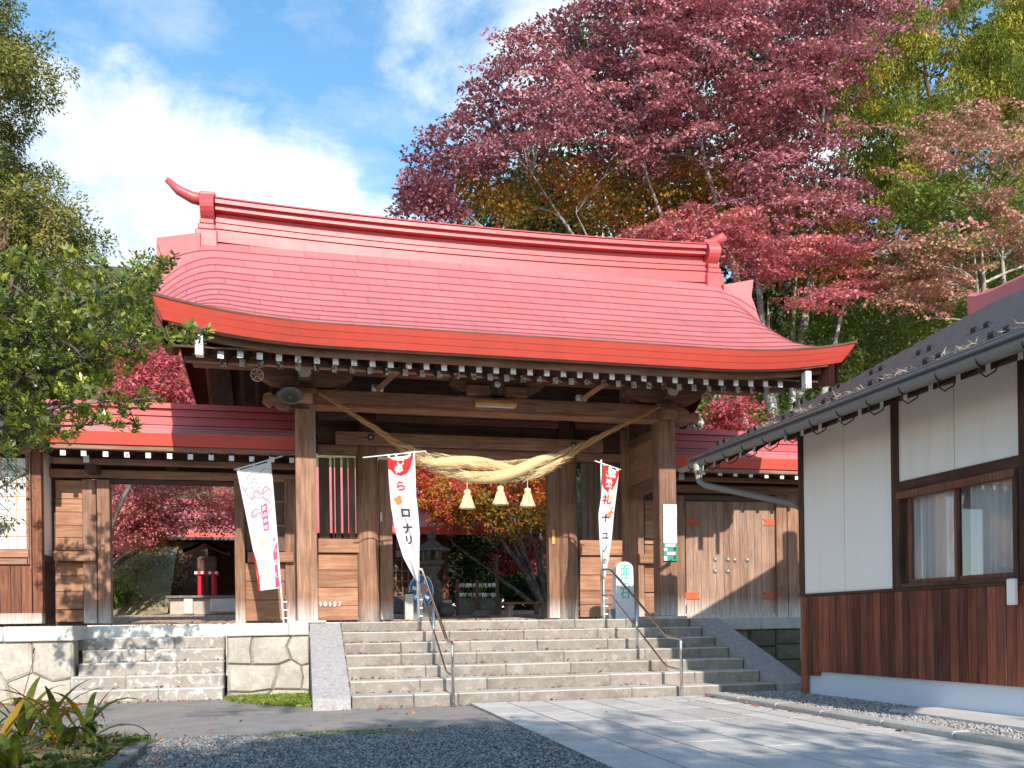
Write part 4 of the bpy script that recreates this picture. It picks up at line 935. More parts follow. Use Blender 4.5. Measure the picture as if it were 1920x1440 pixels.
# ================================================================== handrails
def railing(x, label):
    hr_ = thing('handrail', label, 'handrail', (x, 11.62, 0))
    V = lambda l: [(x, y, z) for y, z in l]
    def rounded(l, k=.07):
        out = [l[0]]
        for a, b, c in zip(l, l[1:], l[2:]):
            for u, v in ((a, b), (None, None), (c, b)):
                if u is None: out.append((b[0]*.96+.02*(a[0]+c[0]), b[1]*.96+.02*(a[1]+c[1]))); continue
                d = math.hypot(v[0]-u[0], v[1]-u[1]); q = min(k, d*.4)/d; out.append((v[0]+(u[0]-v[0])*q, v[1]+(u[1]-v[1])*q))
        return out+[l[-1]]
    MB().tube(V(rounded([(11.62, 0.), (11.62, .85), (12.08, .87), (14.50, 2.02), (14.98, 2.04), (14.98, PLAT)])), .0225, 12).build('top_rail', M['steel'], hr_, smooth=True)
    MB().tube(V(rounded([(11.62, .40), (12.16, .43), (14.48, 1.57), (14.98, 1.58)], .05)), .0155, 10).build('lower_rail', M['steel'], hr_, smooth=True)
    MB().tube(V([(13.30, .655), (13.30, 1.425)]), .0225, 12).build('post', M['steel'], hr_, smooth=True)
    for y, z in ((11.62, .0), (13.30, .66), (14.98, PLAT)): MB().lathe([(.045, .0), (.045, .008), (.026, .014)], x, y, z+.006, 16).build('flange', M['steel'], hr_)
    return hr_
railing(1.96, 'polished steel stair handrail beside the middle banner'); railing(5.25, 'polished steel stair handrail in front of the carved stone marker')

# ================================================================== banners
class Cloth:
    def __init__(s, left, right, Y, bulge=.06, lean=0., ph=0.):
        s.l, s.r, s.Y, s.b, s.lean, s.ph = left, right, Y, bulge, lean, ph
    def edge(s, e, v):
        n = len(e)-1; k = min(int(v*n), n-1); f = v*n-k; a = e[k]; b = e[k+1]; return (a[0]+(b[0]-a[0])*f, a[1]+(b[1]-a[1])*f)
    def at(s, u, v, lift=0.):
        a = s.edge(s.l, v); b = s.edge(s.r, v)
        y = s.Y-s.b*math.sin(math.pi*u)*(.3+.7*v)+.035*math.sin(7*v+5*u+s.ph)*(.2+v)+.022*math.sin(11*u+4*v+s.ph*2)*(.35+.65*v)+s.lean*v-lift
        return P(a[0]+(b[0]-a[0])*u, a[1]+(b[1]-a[1])*u, y)
    def mesh(s, nu=14, nv=36):
        mb = MB(); mb.grid([[s.at(i/nu, j/nv) for i in range(nu+1)] for j in range(nv+1)]); return mb
    def poly(s, pts, lift=.006):
        mb = MB(); mb.add([s.at(u, v, lift) for u, v in pts], [tuple(range(len(pts)))]); return mb
    def blob(s, uv, lift=.006, sub=6):               # filled shape, fanned and subdivided so it follows the cloth
        cu = sum(p[0] for p in uv)/len(uv); cv = sum(p[1] for p in uv)/len(uv); rows = []
        for k in range(sub+1): f = k/sub; rows.append([s.at(cu+(u-cu)*f, cv+(v-cv)*f, lift) for u, v in uv+uv[:1]])
        mb = MB(); mb.grid(rows); return mb
    def stroke(s, pts, w, lift=.006):
        mb = MB(); rows = [[], []]; n = len(pts)
        for i, (u, v) in enumerate(pts):
            a = pts[max(i-1, 0)]; b = pts[min(i+1, n-1)]; du, dv = b[0]-a[0], (b[1]-a[1])*4.; L = math.hypot(du, dv) or 1
            ww = w*(.35+.65*math.sin(math.pi*(i+.5)/n)); nu_, nv_ = -dv/L*ww, du/L*ww/4.
            rows[0].append(s.at(u+nu_, v+nv_, lift)); rows[1].append(s.at(u-nu_, v-nv_, lift))
        mb.grid(rows); return mb
    def text(s, body, u, v, size, m_, par, lift=.007, bold=.02, asp=.25, squash=1.):
        c = bpy.data.curves.new('txt', 'FONT'); c.body = body; c.size = 1; c.align_x = 'CENTER'; c.align_y = 'CENTER'; c.offset = bold; c.resolution_u = 3
        o = bpy.data.objects.new('txt', c); col.objects.link(o); bpy.context.view_layer.update()
        me = bpy.data.meshes.new_from_object(o.evaluated_get(bpy.context.evaluated_depsgraph_get())); bpy.data.objects.remove(o); bpy.data.curves.remove(c)
        bm = bmesh.new(); bm.from_mesh(me); bmesh.ops.triangulate(bm, faces=bm.faces); bmesh.ops.subdivide_edges(bm, edges=[e for e in bm.edges if e.calc_length() > .25], cuts=1); bmesh.ops.triangulate(bm, faces=bm.faces)
        for vt in bm.verts: vt.co = Vector(s.at(u+vt.co.x*size*squash, v-vt.co.y*size*asp, lift))
        bm.to_mesh(me); bm.free(); me.materials.clear(); me.materials.append(m_)
        n = bpy.data.objects.new('lettering', me); col.objects.link(n); return attach(n, par)
def banner(label, cl, pole_top, pole_base, bar, Y, tabs):
    b0 = P(*pole_base, Y); bn = thing('banner', label, 'banner', b0)
    pt = P(*pole_top, Y)
    MB().tube([(b0[0], Y, PLAT-.002), pt], .017, 10).build('pole', M['pole_white'], bn, smooth=True)
    MB().tube([P(*bar[0], Y-.02), P(*bar[1], Y-.02)], .011, 8).build('crossbar', M['pole_white'], bn, smooth=True)
    ct = cl.mesh().build('cloth', M['cloth'], bn, smooth=True, fixn=False)
    for u in tabs:
        a = Vector(cl.at(u, 0, .003)); f = (a.x-P(*bar[0], Y)[0])/((P(*bar[1], Y)[0]-P(*bar[0], Y)[0]) or 1); q0 = Vector(P(*bar[0], Y-.035)); q1 = Vector(P(*bar[1], Y-.035)); t_ = q0+(q1-q0)*f
        MB().add([a+Vector((-.02, 0, 0)), a+Vector((.02, 0, 0)), t_+Vector((.02, 0, .012)), t_+Vector((-.02, 0, .012))], [(0, 1, 2, 3)]).build('loop', M['cloth'], bn, fixn=False)
    return bn, ct
def clamp(bn, zs, x, Y):
    for z in zs: MB().lathe([(.026, -.02), (.026, .02)], x, Y, z, 12).build('clip', M['pole_white'], bn)
# left: dragon sketch banner
c1 = Cloth([(444, 883), (460, 960), (470, 1010), (480, 1060), (485, 1108)], [(507, 866), (513, 930), (518, 990), (522, 1040), (524, 1103)], 15.62, .05)
b1, k1 = banner('white nobori banner with a mauve dragon sketch, left of the gate', c1, (506, 856), (532, 1164), ((439, 881), (530, 855)), 15.66, (.06, .5, .94))
rn = random.Random(3)
for pts, w_ in (([(.12+.07*math.cos(q*.9), .10+.02*math.sin(q*1.3)+.004*q) for q in [i*.4 for i in range(16)]], .012), ([(.15+.75*i/14, .045+.012*math.sin(i*.9)) for i in range(15)], .008), ([(.2+.72*i/20, .175+.018*math.sin(i*.7)) for i in range(21)], .022),
               ([(.14+.5*i/16, .205+.014*math.sin(i*.5+1)) for i in range(17)], .01), ([(.80+.15*math.cos(i*.45), .215+.03*math.sin(i*.45)) for i in range(15)], .014), ([(.32+.14*math.cos(i*.45+1), .305+.033*math.sin(i*.45+1)) for i in range(14)], .02),
               ([(.36+.11*math.cos(i*.45+1), .302+.027*math.sin(i*.45+1)) for i in range(14)], .009), ([(.2+.7*i/18, .335-.02*math.sin(i*.35)) for i in range(19)], .018), ([(.62+.3*i/10, .375-.004*i) for i in range(11)], .01), ([(.55+.4*i/12, .27+.02*math.sin(i*.8)) for i in range(13)], .012)):
    c1.stroke(pts, w_*1.7).build('ink_drawing', M['ink_grey'], k1, fixn=False)
for k in range(26):
    u0, v0 = rn.uniform(.08, .6), rn.uniform(.07, .16); a = rn.uniform(0, 6.28); c1.stroke([(u0+.06*math.cos(a)*i/4+.01*math.sin(i), v0+.016*math.sin(a)*i/4) for i in range(5)], .016).build('ink_drawing', M['ink_grey'], k1, fixn=False)
c1.blob([(.52, .275), (.74, .272), (.73, .487), (.54, .487)], .007).build('label_patch', M['ink_pink'], k1, fixn=False)
for k, ch in enumerate('宝山神社'): c1.text(ch, .63, .305+.052*k, .15, M['ink_white'], k1, .010, .02)
for ch, v in (('龍', .60), ('神', .86)): c1.text(ch, .47, v, .42, M['ink_gold'], k1, .008, .0)
c1.blob([(.78, .70), (1, .62), (1, .985), (.82, .99)], .006).build('tinted_hem', M['ink_pink'], k1, fixn=False)
for ch, v in (('昇', .60), ('運', .70), ('近', .80), ('く', .90)): c1.text(ch, .88, v, .17, M['ink_white'] if v > .75 else M['ink_grey'], k1, .010, .015)
c1.blob([(0, .60), (.05, .7), (.09, .85), (.10, 1.), (0, 1.)], .006).build('tinted_hem', M['cloth_red'], k1, fixn=False)
# middle banner, blown against its pole
c2 = Cloth([(727, 858), (729, 900), (733, 950), (742, 1000), (756, 1045), (779, 1088)], [(773, 853), (776, 900), (783, 950), (787, 1000), (786, 1045), (787, 1090)], 14.88, .05, 0., 1.)
b2, k2 = banner('white nobori banner with red top, tied beside the left handrail', c2, (776, 846), (785, 1163), ((680, 858), (799, 846)), 14.95, (.05, .35, .9))
c2.blob([(0, 0), (1, 0), (1, .03), (.92, .09), (.75, .145), (.5, .165), (.25, .15), (.1, .11), (0, .10)], .006).build('red_patch', M['cloth_red'], k2, fixn=False)
for ch, u, v in (('お', .50, .052), ('得', .42, .115)): c2.text(ch, u, v, .33, M['ink_white'], k2, .010, .03, .2)
c2.text('ら', .45, .25, .42, M['ink_red'], k2, .010, .03, .19)
for ch, v in (('ロ', .45), ('ナ', .57), ('リ', .66)): c2.text(ch, .52, v, .42, M['ink'], k2, .010, .04, .19)
c2.blob([(.12, .34), (.40, .31), (.45, .37), (.25, .39)], .006).build('leaf_print', M['ink_orange'], k2, fixn=False); c2.blob([(.62, .17), (.85, .19), (.80, .225), (.66, .21)], .006).build('leaf_print', M['ink_leafgreen'], k2, fixn=False)
c2.stroke([(.42+.05*i, .40+.06*i) for i in range(8)], .05).build('fold_shade', M['ink_grey'], k2, fixn=False)  # grey stroke paints the shade of a fold in the cloth
# right banner
c3 = Cloth([(1131, 872), (1128, 925), (1122, 965), (1124, 1010), (1127, 1050), (1129, 1080)], [(1161, 884), (1156, 925), (1151, 965), (1147, 1010), (1142, 1050), (1136, 1082)], 14.97, .03, 0., 2.2)
b3, k3 = banner('white nobori banner with maple leaves, beside the right handrail', c3, (1127, 862), (1133, 1163), ((1115, 864), (1164, 881)), 15.04, (.08, .5, .92))
c3.blob([(0, 0), (1, 0), (1, .03), (.9, .10), (.7, .17), (.4, .19), (.1, .16), (0, .13)], .006).build('red_patch', M['cloth_red'], k3, fixn=False)
for ch, u, v, sz in (('ご', .32, .055, .30), ('参', .68, .065, .30), ('登', .45, .125, .42)): c3.text(ch, u, v, sz, M['ink_white'], k3, .010, .03, .16)
c3.text('礼', .42, .265, .62, M['ink_red'], k3, .010, .03, .15)
for ch, v in (('十', .43), ('ユ', .58), ('ノ', .70), ('の', .82)): c3.text(ch, .48, v, .55, M['ink'], k3, .010, .03, .13)
for (u, v, sz, mk) in ((.72, .215, .22, 'ink_yellow'), (.70, .37, .30, 'ink_orange')):
    for q in range(5):
        a = -.6+q*.75; c3.blob([(u, v), (u+sz*.5*math.cos(a-.3), v+sz*.15*math.sin(a-.3)), (u+sz*math.cos(a), v+sz*.26*math.sin(a)), (u+sz*.5*math.cos(a+.3), v+sz*.15*math.sin(a+.3))], .006, 3).build('leaf_print', M[mk], k3, fixn=False)
for bn, px, Y in ((b1, 531, 15.66), (b2, 784.5, 14.95), (b3, 1132.5, 15.04)):
    cc = P(px, 1150, Y); MB().tube([(cc[0]+.055, Y+.01, PLAT), (cc[0]+.05, Y+.01, PLAT+.48)], .013, 8).build('stake', M['gutter'], bn, smooth=True)
    for z in (PLAT+.08, PLAT+.22, PLAT+.36): MB().cbox(cc[0]-.02, cc[0]+.075, Y-.022, Y+.03, z, z+.02, .005).build('clip', M['pole_white'], bn)

# ================================================================== sacred rope and tassels
YR_ = 15.05
rp = [(597, 736), (650, 769), (700, 801), (745, 832), (795, 860), (845, 874), (900, 882), (955, 884), (1005, 876), (1050, 858), (1100, 832), (1150, 806), (1200, 782), (1237, 762)]
RP = [Vector(P(a, b, YR_)) for a, b in rp]
def rope_pt(q):
    n = len(RP)-1; x = q*n; k = min(max(int(x), 0), n-1); f = x-k; p0, p1, p2, p3 = RP[max(k-1, 0)], RP[k], RP[k+1], RP[min(k+2, n)]
    return .5*((2*p1)+(p2-p0)*f+(2*p0-5*p1+4*p2-p3)*f*f+(3*p1-p0-3*p2+p3)*f**3)
def rope_r(q): return .022+.115*math.exp(-((q-.49)/.19)**4)+.035*math.exp(-((q-.49)/.33)**4)
rope = thing('sacred_rope', 'thick twisted straw rope hung across the front of the gate', 'rope', RP[6])
for nm, q0, q1, mk in (('rope_end', 0., .30, 'straw_old'), ('rope_strand', .26, .72, 'straw'), ('rope_end', .70, 1., 'straw_old')):
    for st in ((0, 1) if nm == 'rope_strand' else (0, 1, 2)):
        pts = []; rad = []; n = 46
        for i in range(n+1):
            q = q0+(q1-q0)*i/n; c_ = rope_pt(q); t_ = (rope_pt(min(q+.01, 1))-rope_pt(max(q-.01, 0))).normalized(); up = Vector((0, 0, 1)); a = t_.cross(up).normalized(); b = a.cross(t_)
            an = q*2*math.pi*(2.4 if nm == 'rope_strand' else 9)+st*(math.pi if nm == 'rope_strand' else 2.094)+.9; r_ = rope_r(q)
            fade = 1. if nm != 'rope_strand' else min(1, (q-q0)/.07+.2, (q1-q)/.07+.2)
            pts.append(c_+(a*math.cos(an)+b*math.sin(an))*r_*.74*fade); rad.append(r_*(.62 if nm == 'rope_strand' else .62)*max(.35, fade))
        MB().tube(pts, rad, 10).build(nm, M[mk], rope, smooth=True)
def blades(fn, n, wid, seed):                         # n thin straws: fn(rng) -> (p0, p1, p2)
    rg = random.Random(seed); mb = MB()
    for _ in range(n):
        p0, p1, p2 = [Vector(p) for p in fn(rg)]; sd = (p1-p0).cross(Vector((rg.uniform(-1, 1), rg.uniform(-1, 1), rg.uniform(-1, 1)))); sd = sd.normalized()*wid if sd.length > 1e-9 else Vector((wid, 0, 0))
        mb.add([p0-sd, p0+sd, p1+sd, p1-sd, p2], [(0, 1, 2, 3), (3, 2, 4)])
    return mb
def fz(rg, q0, q1):
    q = rg.uniform(q0, q1); c_ = rope_pt(q); t_ = (rope_pt(min(q+.01, 1))-rope_pt(max(q-.01, 0))).normalized(); n_ = Vector((rg.gauss(0, 1), rg.gauss(0, 1), rg.gauss(0, 1))); n_ = (n_-t_*n_.dot(t_)).normalized()
    r_ = rope_r(q)*1.06; d = t_*rg.uniform(-.14, .14); p0 = c_+n_*r_; return p0, p0+d+n_*rg.uniform(.0, .02), p0+d*2+n_*rg.uniform(.0, .05)+Vector((0, 0, -rg.uniform(0, .03)))
blades(lambda r_: fz(r_, .27, .72), 1500, .003, 1).build('loose_straw', M['straw_pale'], rope, kind='stuff', fixn=False)
blades(lambda r_: fz(r_, .05, .36), 350, .0025, 2).build('loose_straw', M['straw_old'], rope, kind='stuff', fixn=False); blades(lambda r_: fz(r_, .64, .95), 450, .0025, 3).build('loose_straw', M['straw_old'], rope, kind='stuff', fixn=False)
for px, py, lb in ((876, 918, 'leftmost of three straw tassels hanging below the rope'), (938, 911, 'middle of three straw tassels hanging below the rope'), (989, 915, 'rightmost of three straw tassels hanging below the rope')):
    c_ = P(px, py, YR_); ts = thing('straw_tassel', lb, 'tassel', c_, 'straw tassels under the rope')
    MB().tube([(c_[0], YR_, c_[2]+.22), (c_[0], YR_, c_[2]-.01)], .006, 6).build('cord', M['straw_pale'], ts)
    MB().lathe([(.03, .0), (.058, -.02), (.062, -.05), (.052, -.085), (.055, -.09), (.062, -.12), (.088, -.22), (.118, -.325), (.105, -.33)], c_[0], YR_, c_[2], 18).build('bundle', M['straw_pale'], ts)
    MB().lathe([(.058, -.075), (.064, -.085), (.058, -.097)], c_[0], YR_, c_[2], 18).build('binding', M['straw'], ts)
    def tb(rg, c_=c_):
        a = rg.uniform(0, 6.283); e = rg.uniform(.115, .15); return (c_[0]+.062*math.cos(a), YR_+.062*math.sin(a), c_[2]-.11), (c_[0]+.095*math.cos(a), YR_+.095*math.sin(a), c_[2]-.22), (c_[0]+e*math.cos(a), YR_+e*math.sin(a), c_[2]-.33-rg.uniform(-.02, .025))
    blades(tb, 110, .006, 5).build('straw_skirt', M['straw_pale'], ts, kind='stuff', fixn=False)

# ================================================================== fittings on the gate
ho = P(545, 741, 14.92); horn = thing('horn_loudspeaker', 'grey oval horn loudspeaker beside the left column head', 'loudspeaker', ho)
def ovl(prof, m_, nm):
    mb = MB(); rows = []
    for r_, y in prof: rows.append([(ho[0]+r_*1.22*math.cos(2*math.pi*k/24), 14.92+y, ho[2]+r_*.86*math.sin(2*math.pi*k/24)) for k in range(25)])
    mb.grid(rows); return mb.build(nm, M[m_], horn, smooth=True)
ovl([(.155, .03), (.165, .01), (.160, -.005), (.148, .0), (.11, .06), (.06, .13), (.045, .15)], 'horn_grey', 'horn'); ovl([(.0, .125), (.035, .128), (.045, .15)], 'horn_grey', 'driver_cone')
ovl([(.155, .03), (.09, .12), (.06, .16), (.075, .17), (.075, .28), (.0, .28)], 'horn_grey', 'housing'); MB().cbox(ho[0]-.02, ho[0]+.30, 15.12, 15.18, ho[2]-.15, ho[2]-.12, .004).build('bracket', M['dark_iron'], horn)
p = P(929, 756.5, 15.17); lb = thing('lamp_fixture', 'tan wooden strip lamp housing on the head beam', 'lamp', p)
MB().prism([(15.24, p[2]-.05), (15.12, p[2]-.055), (15.10, p[2]-.01), (15.13, p[2]+.06), (15.24, p[2]+.06)], 0, p[0]-.37, p[0]+.37).build('housing', M['wood_new'], lb)
MB().box(p[0]-.35, p[0]+.35, 15.125, 15.23, p[2]-.066, p[2]-.056).build('diffuser', M['shoji'], lb)
p = P(933, 720, 14.98); fl_ = thing('spot_lamp', 'small round spot lamp with a clear lens above the strip lamp', 'lamp', p)
L_ = MB().lathe([(.0, -.01), (.045, -.006), (.058, .0), (.056, .012), (.03, .09), (.028, .16), (.0, .16)], 0, 0, 0, 18).build('bulb', M['lamp_glass'], fl_, smooth=True); L_.matrix_parent_inverse = Matrix.Identity(4); L_.matrix_local = Matrix.Rotation(R(-90), 4, 'X')
MB().tube([(p[0], 15.10, p[2]-.02), (p[0]+.02, 15.16, p[2]-.12), (p[0], 15.235, p[2]-.20)], .022, 8).build('stem', M['dark_iron'], fl_)
for px, py, Y, sc_, lb_ in ((482, 703, 14.6, .105, 'round white crest ornament hanging under the left eave'), (1326, 747, 14.6, .105, 'round white crest ornament hanging under the right eave')):
    p = P(px, py, Y); md = thing('crest_ornament', lb_, 'ornament', p)
    def ring(r0, r1, n=28):
        mb = MB(); rows = []
        for y in (Y-.008, Y+.008): rows.append([(p[0]+r0*math.cos(2*math.pi*k/n), y, p[2]+r0*math.sin(2*math.pi*k/n)) for k in range(n+1)]); rows.append([(p[0]+r1*math.cos(2*math.pi*k/n), y, p[2]+r1*math.sin(2*math.pi*k/n)) for k in range(n+1)])
        mb.grid([rows[0], rows[1], rows[3], rows[2], rows[0]]); return mb
    ring(sc_*.84, sc_).build('rim', M['white_paint'], md)
    mb = MB()
    for k in range(5):
        a = math.pi/2+k*2*math.pi/5; b = a+2*math.pi/5
        for r0 in (a, ): mb.tube([(p[0]+.02*math.cos(a), Y, p[2]+.02*math.sin(a)), (p[0]+sc_*.86*math.cos(a), Y, p[2]+sc_*.86*math.sin(a))], .010, 6)
    mb.build('spokes', M['white_paint'], md); ring(sc_*.50, sc_*.62).build('inner_ring', M['gold'], md); ring(.004, .026).build('hub', M['gold'], md)
    MB().tube([(p[0], Y, p[2]+sc_*.9), (p[0]-.03, Y+.01, 5.30)], .006, 5).build('cord', M['ink_red'], md)
# white and green notice board on the right column
nb = thing('notice_board', 'white board with a green lower panel fixed to the right column', 'sign', P(1256, 1052, 15.18))
bpx(MB(), 1243.5, 945, 1269.5, 1052, 15.17, .025, .004).build('backing', M['sign_green'], nb)
bpx(MB(), 1244, 946, 1269, 971, 15.158, .011, .002).build('panel', M['ink_white'], nb); bpx(MB(), 1244, 972, 1269, 1018.5, 15.158, .011, .002).build('panel', M['ink_white'], nb)
bpx(MB(), 1244.5, 1019, 1269, 1051.5, 15.162, .007, 0).build('lower_panel', M['ink_leafgreen'], nb) if False else bpx(MB(), 1244.5, 1019, 1269, 1051.5, 15.162, .007, 0).build('lower_panel', M['sign_green'], nb)
for x0, y0, x1, y1 in ((1248, 1020, 1266, 1025), (1245, 1028, 1251, 1033), (1251, 1035, 1266, 1040), (1245, 1043, 1251, 1051)): bpx(MB(), x0, y0, x1, y1, 15.158, .003, 0).build('pictogram', M['ink_white'], nb)
for px, py in ((1265.5, 1029), (1265.5, 1045)):
    for dy in (-1, 1):
        a, b, c_ = P(px-3, py+dy*.6, 15.156), P(px+3, py+dy*.6, 15.156), P(px, py+dy*4.2, 15.156); MB().prism([(a[0], a[2]), (b[0], b[2]), (c_[0], c_[2])], 1, 15.154, 15.158).build('pictogram', M['ink'], nb)
# carved stone marker
Ym = 15.55; a = P(1156, 1100, Ym)[0]; b = P(1187.5, 1100, Ym)[0]; zt = P(1172, 1053, Ym)[2]
mk = thing('stone_marker', 'pale rounded stone marker with green carved characters', 'marker stone', ((a+b)/2, Ym, PLAT))
pl = [(a-.02, PLAT-.002), (b+.02, PLAT-.002)]+[(b-.0-(b-a)*.5*(1-math.cos(q))*1.0, zt-.13+.13*math.sin(q)) for q in [math.pi*k/12 for k in range(13)]]
MB().prism(pl, 1, Ym, Ym+.20).build('slab', M['marker'], mk)
MB().cbox(a-.15, a-.03, Ym+.03, Ym+.2, PLAT-.002, PLAT+.19, .01).build('base_block', M['dark_stone'], mk)
for ch, py in (('面', 1071), ('信', 1092), ('石', 1113)):
    q = P(1172, py, Ym); text_mesh(ch, .235, M['ink_green'], mk, Matrix.Translation((q[0], Ym-.003, q[2])) @ FRONT, 'lettering', .002, .0, .9, 1.)
# ================================================================== courtyard seen through the gate
def cz(Y): return court_z(Y)
Yl = 21.2; lx = P(811, 1150, Yl)[0]; z0 = cz(Yl)-.02
lan = thing('stone_lantern', 'old grey stone lantern standing behind the gate opening', 'lantern', (lx, Yl, z0))
zz = lambda py: P(811, py, Yl)[2]-z0
for nm, prof, n in (('base', [(.42, 0), (.42, .16), (.34, .18), (.34, .34), (.26, .36), (.26, zz(1098))], 6), ('shaft', [(.25, zz(1098)+.004), (.22, zz(1094)), (.13, zz(1082)), (.12, zz(1078)), (.22, zz(1066)), (.24, zz(1063))], 12), ('platform', [(.20, zz(1063)+.004), (.32, zz(1057)), (.33, zz(1052)), (.25, zz(1050))], 6), ('roof', [(.48, zz(1034)+.004), (.50, zz(1031)), (.30, zz(1024)), (.16, zz(1016)), (.07, zz(1012)), (.12, zz(1006)), (.10, zz(1001)), (.02, zz(996))], 6)):
    MB().lathe(prof, lx, Yl, z0, n, R(30)).build(nm, M['dark_stone'], lan)
for k in range(6):
    a = R(60*k); MB().tube([(lx+.19*math.cos(a), Yl+.19*math.sin(a), z0+zz(1050)), (lx+.19*math.cos(a), Yl+.19*math.sin(a), z0+zz(1033.5))], .05, 6).build('fire_box_post', M['dark_stone'], lan)
# worship hall with a red roof
Yh = 29.; hx0, hx1 = P(560, 1100, Yh)[0], P(838, 1100, Yh)[0]; hz = cz(Yh)
hall = thing('worship_hall', 'worship hall with a red roof and latticed doors behind the gate', 'hall', ((hx0+hx1)/2, Yh, hz))
ze_ = P(760, 1001, Yh-1.4)[2]
MB().prism([(Yh-1.4, ze_+.22), (Yh-.2, ze_+.75), (Yh+2.4, ze_+2.7), (Yh+5, ze_+.75), (Yh+6.2, ze_+.22), (Yh+6.2, ze_+.1), (Yh+2.4, ze_+2.5), (Yh-1.4, ze_+.1)], 0, hx0-1.5, hx1+1.4).build('roof', M['roof_red'], hall)
MB().box(hx0-1.52, hx1+1.42, Yh-1.43, Yh-1.33, ze_, ze_+.21).build('fascia_board', M['fascia_red'], hall)
MB().box(hx0, hx1, Yh+.1, Yh+5, hz, ze_+.6).build('wall', M['wood_dark'], hall)
MB().box(hx0-.1, hx1+.1, Yh-.35, Yh+.3, hz-.1, P(760, 1126, Yh)[2]).build('base', M['granite'], hall)
for px in (600, 680, 735, 796, 836): bpx(MB(), px-5, 1008, px+5, 1126, Yh, .18).build('post', M['wood_board_pale'], hall)
for px in range(742, 796, 12): bpx(MB(), px-1.6, 1012, px+1.6, 1118, Yh+.04, .05).build('muntin', M['wood_beam'], hall)
for py in (1030, 1050, 1070, 1090, 1112): bpx(MB(), 736, py-1.4, 796, py+1.4, Yh+.03, .05).build('muntin', M['wood_beam'], hall)
bpx(MB(), 738, 1012, 796, 1045, Yh+.08, .02).build('paper_pane', M['curtain'], hall)
# small red-legged shrine on a stone base, seen through the left doorway
Yq = 26.; q = P(388, 1115, Yq); shx, shz = q[0], q[2]
base = thing('stone_pedestal', 'low stone pedestal carrying the small red shrine', 'pedestal', (shx, Yq, cz(Yq)))
bpx(MB(), 318, 1121, 446, 1153, Yq-.5, 1.4, .03).build('plinth', M['wall_stone'], base); bpx(MB(), 344, 1121, 362, 1152, Yq-.62, .118, .03).build('front_stone', M['granite'], base); bpx(MB(), 394, 1121, 446, 1148, Yq-.64, .138, .03).build('front_stone', M['granite'], base); bpx(MB(), 310, 1116.5, 448, 1121, Yq-.66, 1.6, .01).build('coping', M['dark_stone'], base)
ss = thing('small_shrine', 'little shrine with red legs and a curved brown roof', 'shrine', (shx, Yq, shz))
for dx in (-.19, .19):
    for dy in (-.05, .35): MB().tube([(shx+dx, Yq+dy, shz-.02), (shx+dx*.95, Yq+dy, shz+.55)], .055, 8).build('leg', M['red_shrine'], ss)
zsh = shz+.55
MB().cbox(shx-.30, shx+.30, Yq-.15, Yq+.45, zsh, zsh+.10, .01).build('beam', M['red_shrine'], ss)
for dx in (-.27, -.1, .1, .27): MB().box(shx+dx-.035, shx+dx+.035, Yq-.16, Yq-.151, zsh+.02, zsh+.09).build('end_cap', M['ink_white'], ss)
MB().box(shx-.24, shx+.24, Yq-.05, Yq+.40, zsh+.10, zsh+.52).build('body', M['wood_dark'], ss)
for k in range(6): MB().box(shx-.18+.07*k, shx-.165+.07*k, Yq-.062, Yq-.05, zsh+.14, zsh+.46).build('lattice_bar', M['wood_slat'], ss)
for k in range(5): MB().box(shx-.18, shx+.19, Yq-.066, Yq-.054, zsh+.15+.07*k, zsh+.163+.07*k).build('lattice_bar', M['wood_slat'], ss)
rows = [[], []]
for i in range(13):
    u = -1+i/6; zz_ = zsh+.52+.34*(1-abs(u))**1.15+.07*u*u
    rows[0].append((shx+.58*u, Yq-.45, zz_)); rows[1].append((shx+.58*u, Yq-.45, zz_+.10))
mb = MB(); bk = [[(a, y+.95, z) for a, y, z in r_] for r_ in rows]; mb.grid([rows[0], rows[1], bk[1], bk[0], rows[0]]); mb.add(rows[0]+rows[1][::-1], [tuple(range(26))]); mb.build('roof', M['wood_board_pale'], ss)
# second red roof far behind on the left
Yb = 33.; bx0, bx1 = P(352, 1100, Yb)[0], P(470, 1100, Yb)[0]
oh = thing('storehouse', 'old dark storehouse with a red roof edge behind the small shrine', 'storehouse', ((bx0+bx1)/2, Yb, cz(Yb)))
z1 = P(400, 938, Yb)[2]; z0 = P(400, 1000, Yb-1.2)[2]
MB().prism([(Yb-1.5, z0), (Yb+1.2, z1), (Yb+4, z0), (Yb+4, z0-.12), (Yb+1.2, z1-.12), (Yb-1.5, z0-.12)], 0, bx0-.9, bx1+3).build('roof', M['roof_red'], oh); MB().box(bx0-.9, bx1+3, Yb+1., Yb+1.4, z1-.02, z1+.18).build('ridge', M['ridge_red'], oh)
MB().box(bx0-1.0, bx1+3, Yb-1.52, Yb-1.42, z0-.2, z0-.0).build('fascia_board', M['fascia_red'], oh); MB().box(bx0-.3, bx1+2.6, Yb-.4, Yb+3.4, cz(Yb)-.2, z0+.3).build('wall', M['wood_dark'], oh)
MB().box(bx0-.9, bx0+1.0, Yb-3.2, Yb-.5, cz(Yb)-.2, P(330, 1032, Yb)[2]).build('annex_wall', M['wood_dark'], oh); MB().prism([(Yb-3.6, P(330, 1030, Yb)[2]), (Yb-.4, P(330, 1012, Yb)[2]), (Yb-.4, P(330, 1012, Yb)[2]+.08), (Yb-3.6, P(330, 1030, Yb)[2]+.08)], 0, bx0-1.6, bx1+1).build('annex_roof', M['black_metal'], oh)
